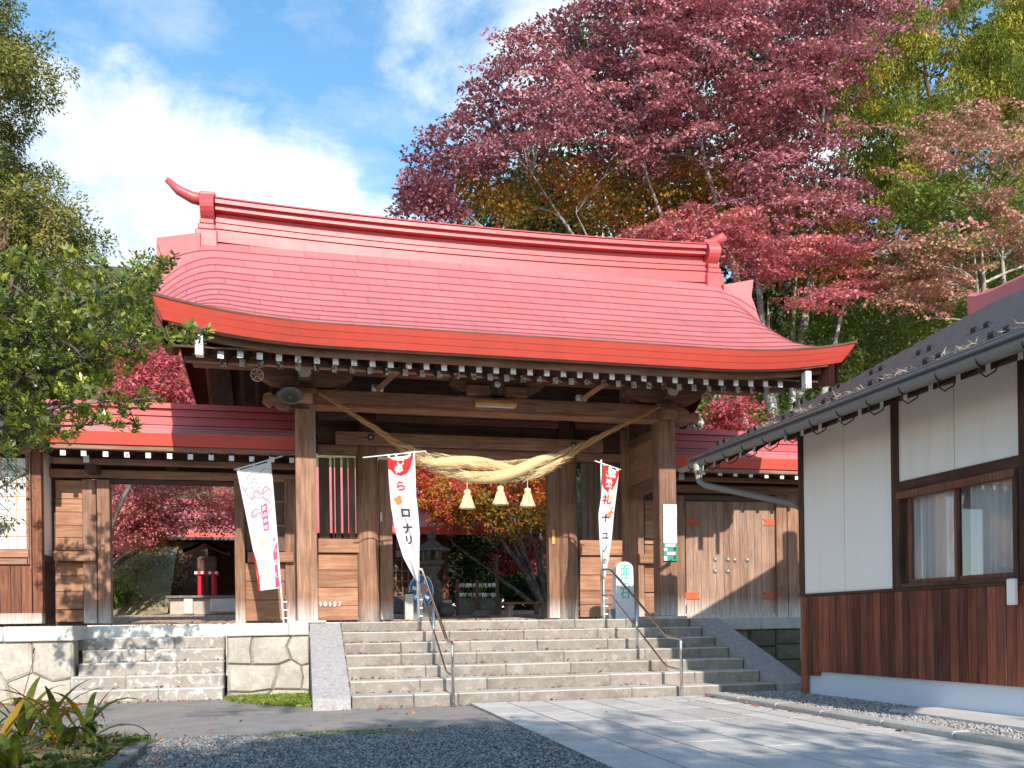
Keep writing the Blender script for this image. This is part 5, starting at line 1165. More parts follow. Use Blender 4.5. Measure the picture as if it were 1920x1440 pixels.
# round blue picture board and a grey bin
Yd = 18.9; q = P(790, 1108, Yd); rb = thing('round_board', 'round blue and white picture board behind the left handrail', 'board', (q[0], Yd, cz(Yd)))
zb_ = cz(Yd)
def disc(r0, r1, ang0, ang1, y, m_, nm, dx=0, dz=0, n=20):
    mb = MB(); mb.grid([[(q[0]+dx+rr_*.8*math.cos(ang0+(ang1-ang0)*k/n), yy, q[2]+dz+rr_*1.1*math.sin(ang0+(ang1-ang0)*k/n)) for k in range(n+1)] for rr_, yy in ((r0, y), (r1, y), (r1, y+.02), (r0, y+.02), (r0, y))]); return mb.build(nm, M[m_], rb)
disc(.0, .33, 0, 6.2832, Yd, 'pole_white', 'disc'); disc(.14, .31, 0, 6.2832, Yd-.012, 'ink_blue', 'blue_ring')
for k in range(7): disc(.1, .25, k*.9, k*.9+.35, Yd-.024, 'ink_white', 'white_streak')
disc(.0, .13, 0, 6.2832, Yd-.03, 'ink_grey', 'centre', .02, .03)
MB().cbox(q[0]-.22, q[0]+.26, Yd-.02, Yd+.3, zb_-.02, q[2]-.28, .02).build('stand', M['horn_grey'], rb)
Yd = 18.6; q = P(767, 1150, Yd); bn_ = thing('waste_bin', 'grey metal bin beside the round blue board', 'bin', (q[0], Yd, cz(Yd)))
zt = P(767, 1113, Yd)[2]; MB().cbox(q[0]-.09, q[0]+.10, Yd, Yd+.2, cz(Yd)-.02, zt, .01).build('body', M['nail_iron'], bn_); MB().cbox(q[0]-.095, q[0]+.105, Yd-.005, Yd+.205, zt+.002, zt+.03, .008).build('lid', M['dark_iron'], bn_)
# bench, fortune rack and low stones
Yn = 20.3; q = P(986, 1150, Yn); bz = cz(Yn); bt = P(986, 1129, Yn)[2]
bench = thing('wooden_bench', 'weathered wooden bench in the shade inside the gate', 'bench', (q[0], Yn, bz))
MB().cbox(q[0]-.55, q[0]+.55, Yn-.2, Yn+.25, bt-.05, bt, .01).build('seat', M['wood_panel'], bench)
for dx in (-.42, .42):
    for dy in (-.14, .18): MB().cbox(q[0]+dx-.05, q[0]+dx+.05, Yn+dy-.04, Yn+dy+.04, bz-.03, bt-.05, .006).build('leg', M['wood_post'], bench)
Yn = 21.6; q0, q1 = P(858, 1120, Yn), P(932, 1120, Yn); bz = cz(Yn)
rk = thing('fortune_rack', 'low dark rack with white paper fortunes tied along its rails', 'rack', ((q0[0]+q1[0])/2, Yn, bz))
for x in (q0[0], (q0[0]+q1[0])/2, q1[0]): MB().cbox(x-.04, x+.04, Yn-.04, Yn+.04, bz-.03, P(900, 1040 if x == q1[0] else 1088, Yn)[2], .006).build('post', M['wood_slat'], rk)
for py in (1096, 1114):
    z = P(895, py, Yn)[2]; MB().tube([(q0[0], Yn, z), (q1[0], Yn, z)], .014, 6).build('rail', M['wood_slat'], rk)
    def pp(rg, z=z): x = rg.uniform(q0[0], q1[0]); return (x, Yn-.02, z+.03), (x+rg.uniform(-.02, .02), Yn-.03, z-.03), (x+rg.uniform(-.04, .04), Yn-.03, z-.09)
    blades(pp, 60, .014, int(py)).build('paper_slips', M['ink_white'], rk, kind='stuff', fixn=False)
bpx(MB(), 866, 1121, 940, 1159, Yn+.3, .5, .02).build('stone_trough', M['dark_stone'], rk)
for k, (px, py, w_, h_, Y) in enumerate(((842, 1152, 26, 22, 20.6), (745, 1150, 28, 30, 24.), (905, 1156, 30, 12, 19.8), (1018, 1156, 20, 30, 21.8), (225, 1150, 60, 46, 28.), (285, 1148, 50, 40, 28.5))):
    bpx(MB(), px-w_/2, py-h_, px+w_/2, py+6, Y, .5, .1)
    m_ = MB(); bpx(m_, px-w_/2, py-h_, px+w_/2, py+6, Y, .5, .12); o = m_.build('boulder', M['dark_stone'])
    setp(o, ['dark boulder beside the foot of the stone lantern', 'rough boulder in front of the worship hall steps', 'low dark stone in front of the fortune rack', 'dark standing stone at the right of the gate opening', 'large shaded boulder at the left of the open doorway', 'large shaded boulder nearest the small red shrine'][k], 'boulder', 'stones in the courtyard')
# ================================================================== vegetation and small scatter (numpy meshes)
def np_mesh(name, verts, faces, tone, mat_, parent=None, kind=None, smooth=False):
    me = bpy.data.meshes.new(name); nv, nf, k = len(verts), len(faces), faces.shape[1]
    me.vertices.add(nv); me.vertices.foreach_set('co', verts.astype(np.float32).ravel())
    me.loops.add(nf*k); me.loops.foreach_set('vertex_index', faces.astype(np.int32).ravel())
    me.polygons.add(nf); me.polygons.foreach_set('loop_start', np.arange(0, nf*k, k, dtype=np.int32)); me.polygons.foreach_set('loop_total', np.full(nf, k, dtype=np.int32))
    me.update(calc_edges=True)
    if tone is not None:
        at = me.attributes.new('tone', 'FLOAT', 'FACE'); at.data.foreach_set('value', np.repeat(tone, nf//len(tone)).astype(np.float32))
    me.materials.append(mat_); o = bpy.data.objects.new(name, me); col.objects.link(o); attach(o, parent); return setp(o, kind=kind)
def norm(a): return a/np.maximum(np.linalg.norm(a, axis=1, keepdims=True), 1e-9)
def leaves(pos, nrm, dr, size, asp, bend=.15):
    nrm = norm(nrm); dr = norm(dr-nrm*np.sum(dr*nrm, axis=1, keepdims=True)); sd = np.cross(nrm, dr); s = size[:, None]
    b = pos; l = pos+dr*s*.45+sd*s*asp*.5-nrm*s*bend*.3; t = pos+dr*s-nrm*s*bend; r = pos+dr*s*.45-sd*s*asp*.5-nrm*s*bend*.3
    v = np.stack([b, l, t, r], 1).reshape(-1, 3); n = len(pos); f = np.arange(n*4).reshape(n, 4); return v, f
def in_poly(poly, n, rng):
    pl = np.array(poly, float); lo, hi = pl.min(0), pl.max(0); out = []
    x0, y0 = pl[:, 0], pl[:, 1]; x1, y1 = np.roll(x0, -1), np.roll(y0, -1)
    while sum(len(o) for o in out) < n:
        q = rng.uniform(lo, hi, (n*2, 2)); c = np.zeros(len(q), bool)
        for a, b, c_, d in zip(x0, y0, x1, y1):
            m = ((b > q[:, 1]) != (d > q[:, 1])); xx = (c_-a)*(q[:, 1]-b)/((d-b) if d != b else 1e-9)+a; c ^= m & (q[:, 0] < xx)
        out.append(q[c])
    return np.concatenate(out)[:n]
def sprays(poly, Y0, Y1, n, rng, per=1, sp=(.45, .45, .13)):
    k = max(1, n//per); q = in_poly(poly, k, rng); Y = rng.uniform(Y0, Y1, k); c = np.array([P(a, b, y) for (a, b), y in zip(q, Y)])
    if per == 1: return c
    c = np.repeat(c, per, axis=0); return c+rng.normal(0, 1, c.shape)*np.array(sp)
def foliage(centers, per, rad, thick, size, asp, rng, up=.9, tilt=.35, droop=.25, nj=.55, hang=0., tone0=(0., 1.), tj=.18, svar=.35, face=(0, 0, 0)):
    n = len(centers); m = n*per; ci = np.repeat(np.arange(n), per)
    dn = norm(np.stack([rng.normal(0, tilt, n)+face[0], rng.normal(0, tilt, n)+face[1], np.full(n, up)], 1)); dn = dn[ci]
    a = norm(np.cross(dn, np.array([[.3, .9, .1]]))); b = np.cross(dn, a)
    th = rng.uniform(0, 2*np.pi, m); rr = np.sqrt(rng.uniform(0, 1, m)); R_ = (rad*rng.uniform(.6, 1.35, n))[ci]
    el = rng.uniform(.55, 1., n)[ci]
    off = a*(np.cos(th)*rr*R_)[:, None]+b*(np.sin(th)*rr*R_*el)[:, None]+dn*(rng.normal(0, thick, m)-droop*rr*rr*R_)[:, None]
    pos = centers[ci]+off
    nr = dn+rng.normal(0, nj, (m, 3)); dr = norm(off)*(1-hang)+rng.normal(0, .45, (m, 3))+np.array([0, 0, -hang*2.2])
    sz = size*rng.uniform(1-svar, 1+svar, m)
    ct = rng.uniform(tone0[0], tone0[1], n); tone = np.clip(ct[ci]+rng.normal(0, tj, m), 0, 1)
    v, f = leaves(pos, nr, dr, sz, asp); return v, f, tone
def merge(parts):
    V, Fc, T, o = [], [], [], 0
    for v, f, t in parts: V.append(v); Fc.append(f+o); T.append(t); o += len(v)
    return np.concatenate(V), np.concatenate(Fc), np.concatenate(T)
def limbs(base, targets, r0, rng, fork=.25, wob=.25, n=9, sides=7, twigs=None, twig_r=.012, maxd=None):
    mb = MB(); pts_all = []
    B = Vector(base)
    for i, tg in enumerate(targets):
        T = Vector(tg); L = (T-B).length; side = Vector((rng.normal(0, wob), rng.normal(0, wob), 0)); c1 = B+(T-B)*.33+Vector((0, 0, L*fork))*.6+side*L*.15; c2 = B+(T-B)*.7+Vector((0, 0, L*fork*.35))-side*L*.1
        pts = []; rad = []
        for k in range(n+1):
            u = k/n; p = B*(1-u)**3+c1*3*u*(1-u)**2+c2*3*u*u*(1-u)+T*u**3
            p += Vector((rng.normal(0, .02), rng.normal(0, .02), rng.normal(0, .015)))*L*.15*(0 < k < n); pts.append(p); rad.append(max(.012, r0*(1-u)**.8*(1. if i == 0 else rng.uniform(.55, .8))))
        mb.tube(pts, rad, sides, False); pts_all += [(p, r) for p, r in zip(pts[2:], rad[2:])]
    if twigs is not None and len(pts_all):
        A = np.array([tuple(p) for p, _ in pts_all]); RR = np.array([r for _, r in pts_all])
        for c in twigs:
            if maxd and np.linalg.norm(A-c, axis=1).min() > maxd: continue
            d = np.linalg.norm(A-c, axis=1)+np.where(A[:, 2] > c[2]+.3, 1.5, 0); k = int(np.argmin(d)); p0 = Vector(A[k]); p1 = Vector(c); m_ = (p0+p1)/2+Vector((rng.normal(0, .08), rng.normal(0, .08), .06))*(p1-p0).length
            rr = min(RR[k]*.7, twig_r*3+.006*(p1-p0).length); mb.tube([p0, p0.lerp(m_, .5)+(m_-p0.lerp(p1, .5))*.25, m_, m_.lerp(p1, .55), p1], [rr, rr*.8, rr*.6, rr*.42, rr*.25], 5, False)
    return mb
def tree(name, label, cat, base, bark_, crowns, rng, limb_n=7, r0=.16, twig_n=60, fork=.25, twig_r=.012, group=None, limb_to=None, sides=7, rise=0., maxd=None):
    t_ = thing(name, label, cat, base, group); allc = np.concatenate([c[0] for c in crowns])
    tg = limb_to if limb_to is not None else allc[rng.choice(len(allc), limb_n, replace=False)]
    tw = allc[rng.choice(len(allc), min(twig_n, len(allc)), replace=False)]
    b2 = (base[0], base[1], base[2]+rise); lm_ = limbs(b2, [tuple(x) for x in tg], r0*(.75 if rise else 1), rng, fork, twigs=tw, twig_r=twig_r, sides=sides, maxd=maxd)
    if rise: lm_.tube([base, (base[0]+.03, base[1], base[2]+rise*.5), b2], [r0*1.25, r0, r0*.85], 9)
    lm_.build('trunk', bark_, t_, smooth=True, fixn=False)
    for c in crowns:
        v, f, tn = merge(c[1]) if isinstance(c[1], list) else c[1]
        np_mesh('crown', v, f, tn, c[2], t_)
    return t_
LM = {}
M['dry_bank'] = ground('dry_bank', (.26, .22, .12), (.42, .36, .23), 3., .8, (.16, .17, .06), .6)
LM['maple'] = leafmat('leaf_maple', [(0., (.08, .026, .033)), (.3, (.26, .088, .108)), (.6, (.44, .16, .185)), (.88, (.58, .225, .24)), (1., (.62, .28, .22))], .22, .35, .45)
LM['maple_red'] = leafmat('leaf_maple_red', [(0., (.22, .035, .045)), (.5, (.48, .085, .10)), (1., (.62, .16, .15))], .35, .5)
LM['maple_pink'] = leafmat('leaf_maple_pink', [(0.0, (0.345, 0.081, 0.098)), (0.5, (0.575, 0.161, 0.172)), (0.85, (0.667, 0.23, 0.207)), (1.0, (0.598, 0.345, 0.161))], .25, .3)
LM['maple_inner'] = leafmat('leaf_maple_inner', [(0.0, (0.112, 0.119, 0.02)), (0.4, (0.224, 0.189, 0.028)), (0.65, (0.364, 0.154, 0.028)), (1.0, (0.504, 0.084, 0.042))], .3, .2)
LM['salmon'] = leafmat('leaf_salmon', [(0.0, (0.196, 0.184, 0.069)), (0.3, (0.368, 0.23, 0.127)), (0.65, (0.506, 0.253, 0.19)), (1.0, (0.575, 0.23, 0.207))], .22, .3)
LM['green'] = leafmat('leaf_green', [(0.0, (0.046, 0.085, 0.016)), (0.5, (0.111, 0.182, 0.029)), (0.85, (0.208, 0.273, 0.046)), (1.0, (0.312, 0.286, 0.065))], .25, .25)
LM['cedar'] = leafmat('leaf_cedar', [(0.0, (0.061, 0.108, 0.019)), (0.4, (0.176, 0.216, 0.027)), (0.75, (0.378, 0.344, 0.041)), (0.92, (0.513, 0.392, 0.068)), (1.0, (0.486, 0.216, 0.081))], .22, .2)
LM['conifer'] = leafmat('leaf_conifer', [(0., (.06, .082, .022)), (.45, (.155, .178, .038)), (.8, (.29, .265, .062)), (1., (.36, .21, .085))], .18, .2)
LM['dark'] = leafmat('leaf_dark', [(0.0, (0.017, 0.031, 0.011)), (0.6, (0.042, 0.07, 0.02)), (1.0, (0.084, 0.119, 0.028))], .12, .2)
LM['camellia'] = leafmat('leaf_camellia', [(0., (.032, .045, .010)), (.5, (.085, .115, .016)), (.85, (.20, .235, .028)), (1., (.40, .38, .05))], .22, .45, .3)
LM['orange'] = leafmat('leaf_orange', [(0.0, (0.115, 0.149, 0.023)), (0.3, (0.345, 0.253, 0.029)), (0.55, (0.598, 0.23, 0.034)), (0.8, (0.644, 0.092, 0.04)), (1.0, (0.632, 0.069, 0.103))], .4, .45)
LM['bush'] = leafmat('leaf_bush', [(0., (.16, .17, .05)), (.5, (.34, .28, .12)), (1., (.50, .38, .22))], .3, .3)
rg = np.random.default_rng(5)
def gbase(px, Y, dz=-.1): x = P(px, 1100, Y)[0]; return (x, Y, (court_z(Y) if Y < 33 else hill_z(x, Y))+dz)

# ---- the great red maple behind the right half of the gate
M1 = [(750, 398), (776, 330), (806, 270), (850, 243), (905, 185), (925, 138), (985, 80), (1060, 50), (1105, 10), (1140, -90), (1640, -90), (1690, 40), (1600, 110), (1560, 200), (1600, 300), (1650, 370), (1560, 470), (1400, 420), (1300, 300), (1100, 300), (1000, 330), (860, 330), (800, 380)]
ca = sprays(M1, 19.8, 24.5, 640, rg, 5); cz_ = sprays(M1, 24.6, 26.8, 260, rg); ca2 = sprays([(1150, -90), (1560, -90), (1560, 420), (1150, 300)], 19.5, 23.5, 260, rg, 5)  # cz_: inner leaves in the darkest tone, crown shade put into their colour
cb = sprays([(1170, 415), (1290, 388), (1420, 385), (1410, 445), (1320, 468), (1240, 462)], 17.7, 19.3, 30, rg)
cc = sprays([(1330, 440), (1440, 420), (1560, 450), (1640, 420), (1640, 520), (1570, 600), (1500, 570), (1440, 520), (1360, 500)], 19.0, 21.5, 52, rg)
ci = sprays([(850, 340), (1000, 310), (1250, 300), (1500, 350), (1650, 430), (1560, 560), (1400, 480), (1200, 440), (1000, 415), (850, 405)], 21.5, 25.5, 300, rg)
cp = sprays([(755, 400), (775, 340), (810, 330), (860, 390), (850, 410)], 20.2, 22.5, 40, rg)
cedge = np.concatenate([np.array(P(a+rg.normal(0, 7), b+rg.normal(0, 7), rg.uniform(20., 23.5)))[None] for a, b in ((748, 392), (760, 362), (770, 330), (786, 296), (805, 262), (822, 248), (850, 226), (866, 222), (890, 196), (908, 166), (926, 132), (940, 122), (958, 110), (972, 74), (992, 64), (1030, 46), (1064, 34), (1078, 16), (1096, -2), (842, 318), (880, 300), (905, 310)) for _ in range(3)])
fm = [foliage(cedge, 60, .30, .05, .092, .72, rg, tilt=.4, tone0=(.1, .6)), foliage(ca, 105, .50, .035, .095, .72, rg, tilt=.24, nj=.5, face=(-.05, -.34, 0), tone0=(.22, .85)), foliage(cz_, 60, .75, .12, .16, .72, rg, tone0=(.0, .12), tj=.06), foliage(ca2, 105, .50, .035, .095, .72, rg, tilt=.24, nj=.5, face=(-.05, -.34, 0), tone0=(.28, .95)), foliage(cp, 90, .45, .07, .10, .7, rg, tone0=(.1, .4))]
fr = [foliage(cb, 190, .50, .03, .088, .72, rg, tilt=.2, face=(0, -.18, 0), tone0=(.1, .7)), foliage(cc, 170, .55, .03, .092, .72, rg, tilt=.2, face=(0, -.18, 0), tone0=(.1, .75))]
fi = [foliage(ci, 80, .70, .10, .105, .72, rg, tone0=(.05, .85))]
tg = [P(1440, 560, 22.6), P(1495, 500, 22.4), P(1400, 300, 22.), P(1180, 250, 21.8), P(1000, 330, 22), P(850, 380, 21.6), P(1300, 100, 22), P(1550, 150, 22.5), P(1080, 400, 21.5), P(1300, 420, 19.5), P(1600, 480, 20.8)]
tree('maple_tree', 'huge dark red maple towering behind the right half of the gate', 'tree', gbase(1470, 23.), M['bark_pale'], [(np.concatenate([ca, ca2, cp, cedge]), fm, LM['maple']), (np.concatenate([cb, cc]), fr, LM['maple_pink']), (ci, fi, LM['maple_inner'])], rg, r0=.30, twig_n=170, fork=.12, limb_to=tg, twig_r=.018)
# ---- salmon-leaved maple at the right edge
c1_ = sprays([(1690, 250), (1780, 195), (1920, 130), (1990, 150), (1990, 520), (1850, 470), (1700, 560), (1650, 520), (1760, 430), (1720, 340)], 18.5, 22., 140, rg, 4); c2_ = sprays([(1600, 440), (1700, 425), (1840, 455), (1850, 545), (1720, 590), (1650, 560)], 18.5, 20.5, 44, rg); c3_ = sprays([(1680, 380), (1990, 300), (1990, 560), (1850, 640), (1720, 640), (1640, 520)], 20.5, 24.5, 120, rg, 4)
c4_ = sprays([(1690, 320), (1800, 330), (1930, 300), (1930, 420), (1800, 480), (1700, 460)], 18.6, 21., 46, rg)
tree('maple_tree', 'salmon-brown maple at the right edge above the house roof', 'tree', gbase(1870, 21.5), M['bark_pale'], [(np.concatenate([c1_, c2_]), [foliage(c1_, 125, .58, .035, .095, .7, rg, tilt=.22, face=(0, -.2, 0), tone0=(.2, .85)), foliage(c2_, 150, .52, .03, .09, .7, rg, tilt=.2, face=(0, -.2, 0), tone0=(.3, .9))], LM['salmon']), (np.concatenate([c3_, c4_]), [foliage(c3_, 90, .65, .08, .105, .7, rg, tone0=(.1, .9)), foliage(c4_, 120, .55, .05, .10, .7, rg, face=(0, -.25, 0), tone0=(.4, 1.))], LM['green'])], rg, r0=.2, twig_n=70, twig_r=.015)
# ---- yellow-green cedar
c1_ = sprays([(1505, 95), (1620, 65), (1690, -20), (1990, -60), (1990, 330), (1850, 300), (1800, 270), (1720, 400), (1660, 440), (1610, 300), (1560, 220)], 24., 27.5, 480, rg, 4, (.3, .3, .35))
tree('cedar_tree', 'tall cedar with drooping yellow-green sprays at the upper right', 'tree', gbase(1800, 27.), M['bark_brown'], [(c1_, [foliage(c1_, 210, .44, .15, .15, .26, rg, hang=.5, droop=.6, nj=.8, face=(0, -.4, 0), tone0=(.08, .85), tj=.13)], LM['cedar'])], rg, r0=.35, twig_n=50, limb_n=6, fork=.5)
# ---- green trees below the maples
c1_ = sprays([(1490, 560), (1640, 540), (1800, 520), (1990, 480), (1990, 640), (1800, 640), (1640, 700), (1500, 780), (1420, 800), (1280, 810), (1280, 735), (1400, 745), (1480, 650)], 21.5, 25.5, 240, rg); c2_ = sprays([(1330, 745), (1410, 728), (1432, 800), (1340, 812)], 18.6, 19.6, 22, rg)
tree('understory_tree', 'leafy green tree in shade below the maples, right of the gate roof', 'tree', gbase(1560, 24.), M['bark_pale'], [(c1_, [foliage(c1_, 95, .70, .1, .12, .62, rg, tone0=(.05, .8))], LM['green'])], rg, r0=.16, twig_n=60)
tree('maple_sapling', 'small pink-red maple glimpsed below the right eave', 'tree', gbase(1385, 19.4), M['bark_pale'], [(c2_, [foliage(c2_, 110, .42, .06, .085, .7, rg, face=(0, -.3, 0), tone0=(.3, .9))], LM['maple_red'])], rg, r0=.05, twig_n=14, limb_n=4)
# ---- dark evergreens that close the view behind them
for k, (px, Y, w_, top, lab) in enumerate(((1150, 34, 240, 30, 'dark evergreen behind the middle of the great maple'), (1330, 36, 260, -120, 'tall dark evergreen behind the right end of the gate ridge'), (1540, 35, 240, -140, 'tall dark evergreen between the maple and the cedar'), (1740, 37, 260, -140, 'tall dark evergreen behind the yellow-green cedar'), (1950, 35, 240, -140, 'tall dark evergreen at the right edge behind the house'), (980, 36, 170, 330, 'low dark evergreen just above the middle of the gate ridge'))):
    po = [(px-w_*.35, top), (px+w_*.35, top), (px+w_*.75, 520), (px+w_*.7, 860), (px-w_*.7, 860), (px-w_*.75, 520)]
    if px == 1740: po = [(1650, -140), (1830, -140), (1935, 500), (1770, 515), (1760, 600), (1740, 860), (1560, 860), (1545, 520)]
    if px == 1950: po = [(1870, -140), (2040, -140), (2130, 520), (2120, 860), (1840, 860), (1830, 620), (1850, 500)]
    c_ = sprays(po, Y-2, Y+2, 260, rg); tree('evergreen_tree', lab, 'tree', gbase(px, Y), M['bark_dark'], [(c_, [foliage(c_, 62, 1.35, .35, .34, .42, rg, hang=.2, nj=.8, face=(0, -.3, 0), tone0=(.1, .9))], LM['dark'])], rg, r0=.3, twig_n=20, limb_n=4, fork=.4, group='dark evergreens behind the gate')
# ---- left side: conifer, round green tree, red maples
CF = [(-120, -60), (10, -40), (38, 25), (50, 60), (62, 190), (95, 215), (60, 240), (95, 300), (125, 320), (88, 345), (130, 400), (165, 415), (140, 445), (182, 468), (140, 490), (-120, 500)]
c_ = sprays(CF, 26.5, 30.5, 330, rg, 4, (.4, .4, .25))
tree('conifer_tree', 'tall olive-brown conifer at the left edge against the sky', 'tree', gbase(-70, 28.5), M['bark_brown'], [(c_, [foliage(c_, 210, .50, .14, .115, .4, rg, nj=.9, up=.6, tilt=.6, face=(0, -.3, .2), tone0=(.1, .8))], LM['conifer'])], rg, r0=.35, twig_n=110, limb_n=7, fork=.4, twig_r=.02)
c_ = sprays([(215, 505), (330, 495), (350, 640), (300, 700), (220, 690)], 30, 34, 90, rg)
tree('round_tree', 'round light green tree behind the left roof corner', 'tree', gbase(280, 33.), M['bark_brown'], [(c_, [foliage(c_, 110, .75, .2, .15, .5, rg, nj=.8, tone0=(.4, 1.))], LM['green'])], rg, r0=.2, twig_n=30)
c_ = sprays([(215, 650), (345, 640), (350, 790), (225, 800)], 21.5, 23.5, 70, rg)
tree('maple_tree', 'bright red maple just left of the gate above the wing roof', 'tree', gbase(150, 23.2), M['bark_dark'], [(c_, [foliage(c_, 130, .55, .08, .095, .6, rg, face=(0, -.4, 0), tone0=(.3, .9))], LM['maple_red'])], rg, r0=.12, twig_n=30)
c_ = sprays([(185, 890), (460, 890), (460, 975), (400, 985), (340, 985), (270, 1010), (205, 1030), (185, 1030)], 24.5, 27.0, 150, rg); c2_ = sprays([(200, 960), (310, 960), (320, 1005), (240, 1030)], 25.5, 27.5, 40, rg)
tree('maple_tree', 'pink-red maple framed by the open left doorway', 'tree', gbase(120, 26.), M['bark_dark'], [(c_, [foliage(c_, 150, .52, .05, .085, .6, rg, face=(0, -.35, 0), tone0=(.25, .9))], LM['maple_pink']), (c2_, [foliage(c2_, 110, .4, .08, .09, .6, rg, tone0=(.05, .5))], LM['orange'])], rg, r0=.14, twig_n=50, fork=.35)
# bank of dry shrubs behind the doorway
for px, py, Y, rr_, lab, mk in ((235, 1075, 28.6, 1.0, 'dry grassy shrub on the bank at the left of the doorway', 'bush'), (290, 1065, 29.3, 1.1, 'pale dry shrub on the bank in the middle of the doorway', 'bush'), (215, 1115, 27.2, .8, 'dark low shrub on the bank at the left of the doorway', 'green'), (330, 1050, 30.5, .9, 'sparse green shrub on the bank behind the small shrine', 'bush')):
    q = P(px, py, Y); c_ = np.array(q)+rg.normal(0, rr_*.38, (34, 3)); c_ = c_[c_[:, 2] > court_z(Y)]
    tree('bank_shrub', lab, 'shrub', (q[0], Y, court_z(Y)-.05), M['bark_brown'], [(c_, [foliage(c_, 90, .38, .12, .10, .4, rg, nj=.9, tone0=(.1, .9))], LM[mk])], rg, r0=.04, twig_n=12, limb_n=4, group='shrubs on the bank')
sheet('bank', M['dry_bank'], P(150, 1100, 29)[0], P(345, 1100, 31)[0], 26.6, 33.4, 0, 10, 12, lambda x, y: court_z(y)+min(2.6, max(0, (y-27.0))*.75)+.15*math.sin(x*3)*math.sin(y*2))
# ---- multi-stemmed maple inside the main opening
c_ = sprays([(745, 850), (1035, 870), (1035, 930), (985, 950), (930, 930), (900, 960), (840, 985), (800, 950), (745, 930)], 25.2, 27.8, 130, rg); c2_ = sprays([(800, 960), (1035, 930), (1035, 1000), (900, 1000)], 25.5, 28, 60, rg)
tgt = [P(890, 930, 26.), P(940, 920, 26.2), P(985, 930, 26.), P(850, 1020, 25.6), P(1010, 900, 26.5), P(900, 880, 26.4), P(960, 960, 26)]
tree('maple_tree', 'many-stemmed maple with orange and red leaves inside the gate', 'tree', gbase(1020, 26.), M['bark_dark'], [(c_, [foliage(c_, 130, .42, .06, .10, .7, rg, face=(0, -.35, 0), tone0=(.1, 1.), tj=.12)], LM['orange']), (c2_, [foliage(c2_, 90, .5, .1, .09, .7, rg, tone0=(.0, .8))], LM['maple_inner'])], rg, r0=.13, twig_n=50, fork=.03, limb_to=tgt)
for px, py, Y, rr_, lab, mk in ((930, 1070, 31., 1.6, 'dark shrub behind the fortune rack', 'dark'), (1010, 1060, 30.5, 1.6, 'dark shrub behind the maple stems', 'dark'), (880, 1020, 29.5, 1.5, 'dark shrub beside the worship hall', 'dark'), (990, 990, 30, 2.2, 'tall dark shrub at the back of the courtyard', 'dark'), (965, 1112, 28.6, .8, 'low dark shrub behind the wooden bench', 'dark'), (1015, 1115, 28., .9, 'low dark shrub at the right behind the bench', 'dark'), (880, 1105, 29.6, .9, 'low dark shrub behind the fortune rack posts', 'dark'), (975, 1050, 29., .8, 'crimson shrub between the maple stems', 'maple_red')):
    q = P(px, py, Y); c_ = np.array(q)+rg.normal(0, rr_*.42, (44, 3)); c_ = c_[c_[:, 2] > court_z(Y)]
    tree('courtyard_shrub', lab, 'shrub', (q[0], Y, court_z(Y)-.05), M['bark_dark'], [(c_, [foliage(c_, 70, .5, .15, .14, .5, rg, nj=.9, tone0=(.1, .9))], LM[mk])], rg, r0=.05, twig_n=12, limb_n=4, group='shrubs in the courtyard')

# ---- camellia in the left foreground
def rosettes(cs, per, size, rng, lift=.6):
    n = len(cs); ci_ = np.repeat(np.arange(n), per); m = n*per; ax = norm(np.stack([rng.normal(.15, .5, n), rng.normal(-.2, .5, n), rng.uniform(.3, 1., n)], 1))[ci_]
    a = norm(np.cross(ax, np.array([[.2, .95, .1]]))); b = np.cross(ax, a); th = rng.uniform(0, 2*np.pi, m); e = rng.uniform(-.1, .9, m)
    dr = a*np.cos(th)[:, None]+b*np.sin(th)[:, None]+ax*e[:, None]; nr = ax*1.1-dr*.6+rng.normal(0, .25, (m, 3)); pos = cs[ci_]-ax*(rng.uniform(0, .14, m))[:, None]+dr*.008
    v, f = leaves(pos, nr, dr, size*rng.uniform(.7, 1.25, m), .42, .12); tn = np.clip(rng.uniform(.28, .85, n)[ci_]+rng.normal(0, .16, m)+e*.12, 0, 1); return v, f, tn
CMP = [(-60, 470), (40, 458), (95, 480), (150, 468), (235, 505), (300, 480), (328, 472), (330, 492), (290, 540), (220, 580), (270, 610), (330, 603), (392, 612), (385, 628), (310, 648), (250, 690), (205, 715), (262, 725), (300, 742), (250, 770), (258, 800), (190, 790), (140, 810), (90, 835), (-60, 850)]
c_ = sprays(CMP, 10.2, 12.0, 560, rg); c2_ = sprays([(-60, 560), (150, 560), (190, 700), (80, 820), (-60, 840)], 11.2, 13., 330, rg)
tips = np.array([P(a, b, y) for a, b, y in ((390, 616, 10.8), (378, 622, 10.8), (362, 622, 10.8), (345, 626, 10.8), (327, 478, 11.), (318, 490, 11.), (304, 500, 11.), (286, 508, 11.), (298, 742, 10.9), (280, 748, 10.9), (262, 798, 10.9), (250, 790, 10.9))])
allc = np.concatenate([c_, c2_, tips])
tgt = [P(385, 620, 10.8), P(322, 486, 11.), P(255, 795, 10.9), P(295, 744, 10.9), P(150, 480, 11.2), P(60, 560, 11), P(200, 640, 11), P(90, 760, 11.3)]
tree('camellia_tree', 'glossy dark green camellia reaching in from the left', 'tree', (P(-330, 1200, 11.6)[0], 11.6, -.05), M['bark_dark'], [(allc, [rosettes(allc, 22, .085, rg)], LM['camellia'])], rg, r0=.075, twig_n=330, fork=.12, limb_to=tgt, twig_r=.006, sides=6, rise=3.0, maxd=.75)
c_ = sprays([(-30, 850), (40, 840), (62, 880), (40, 960), (0, 1030), (-30, 1030)], 8.6, 9.4, 40, rg)
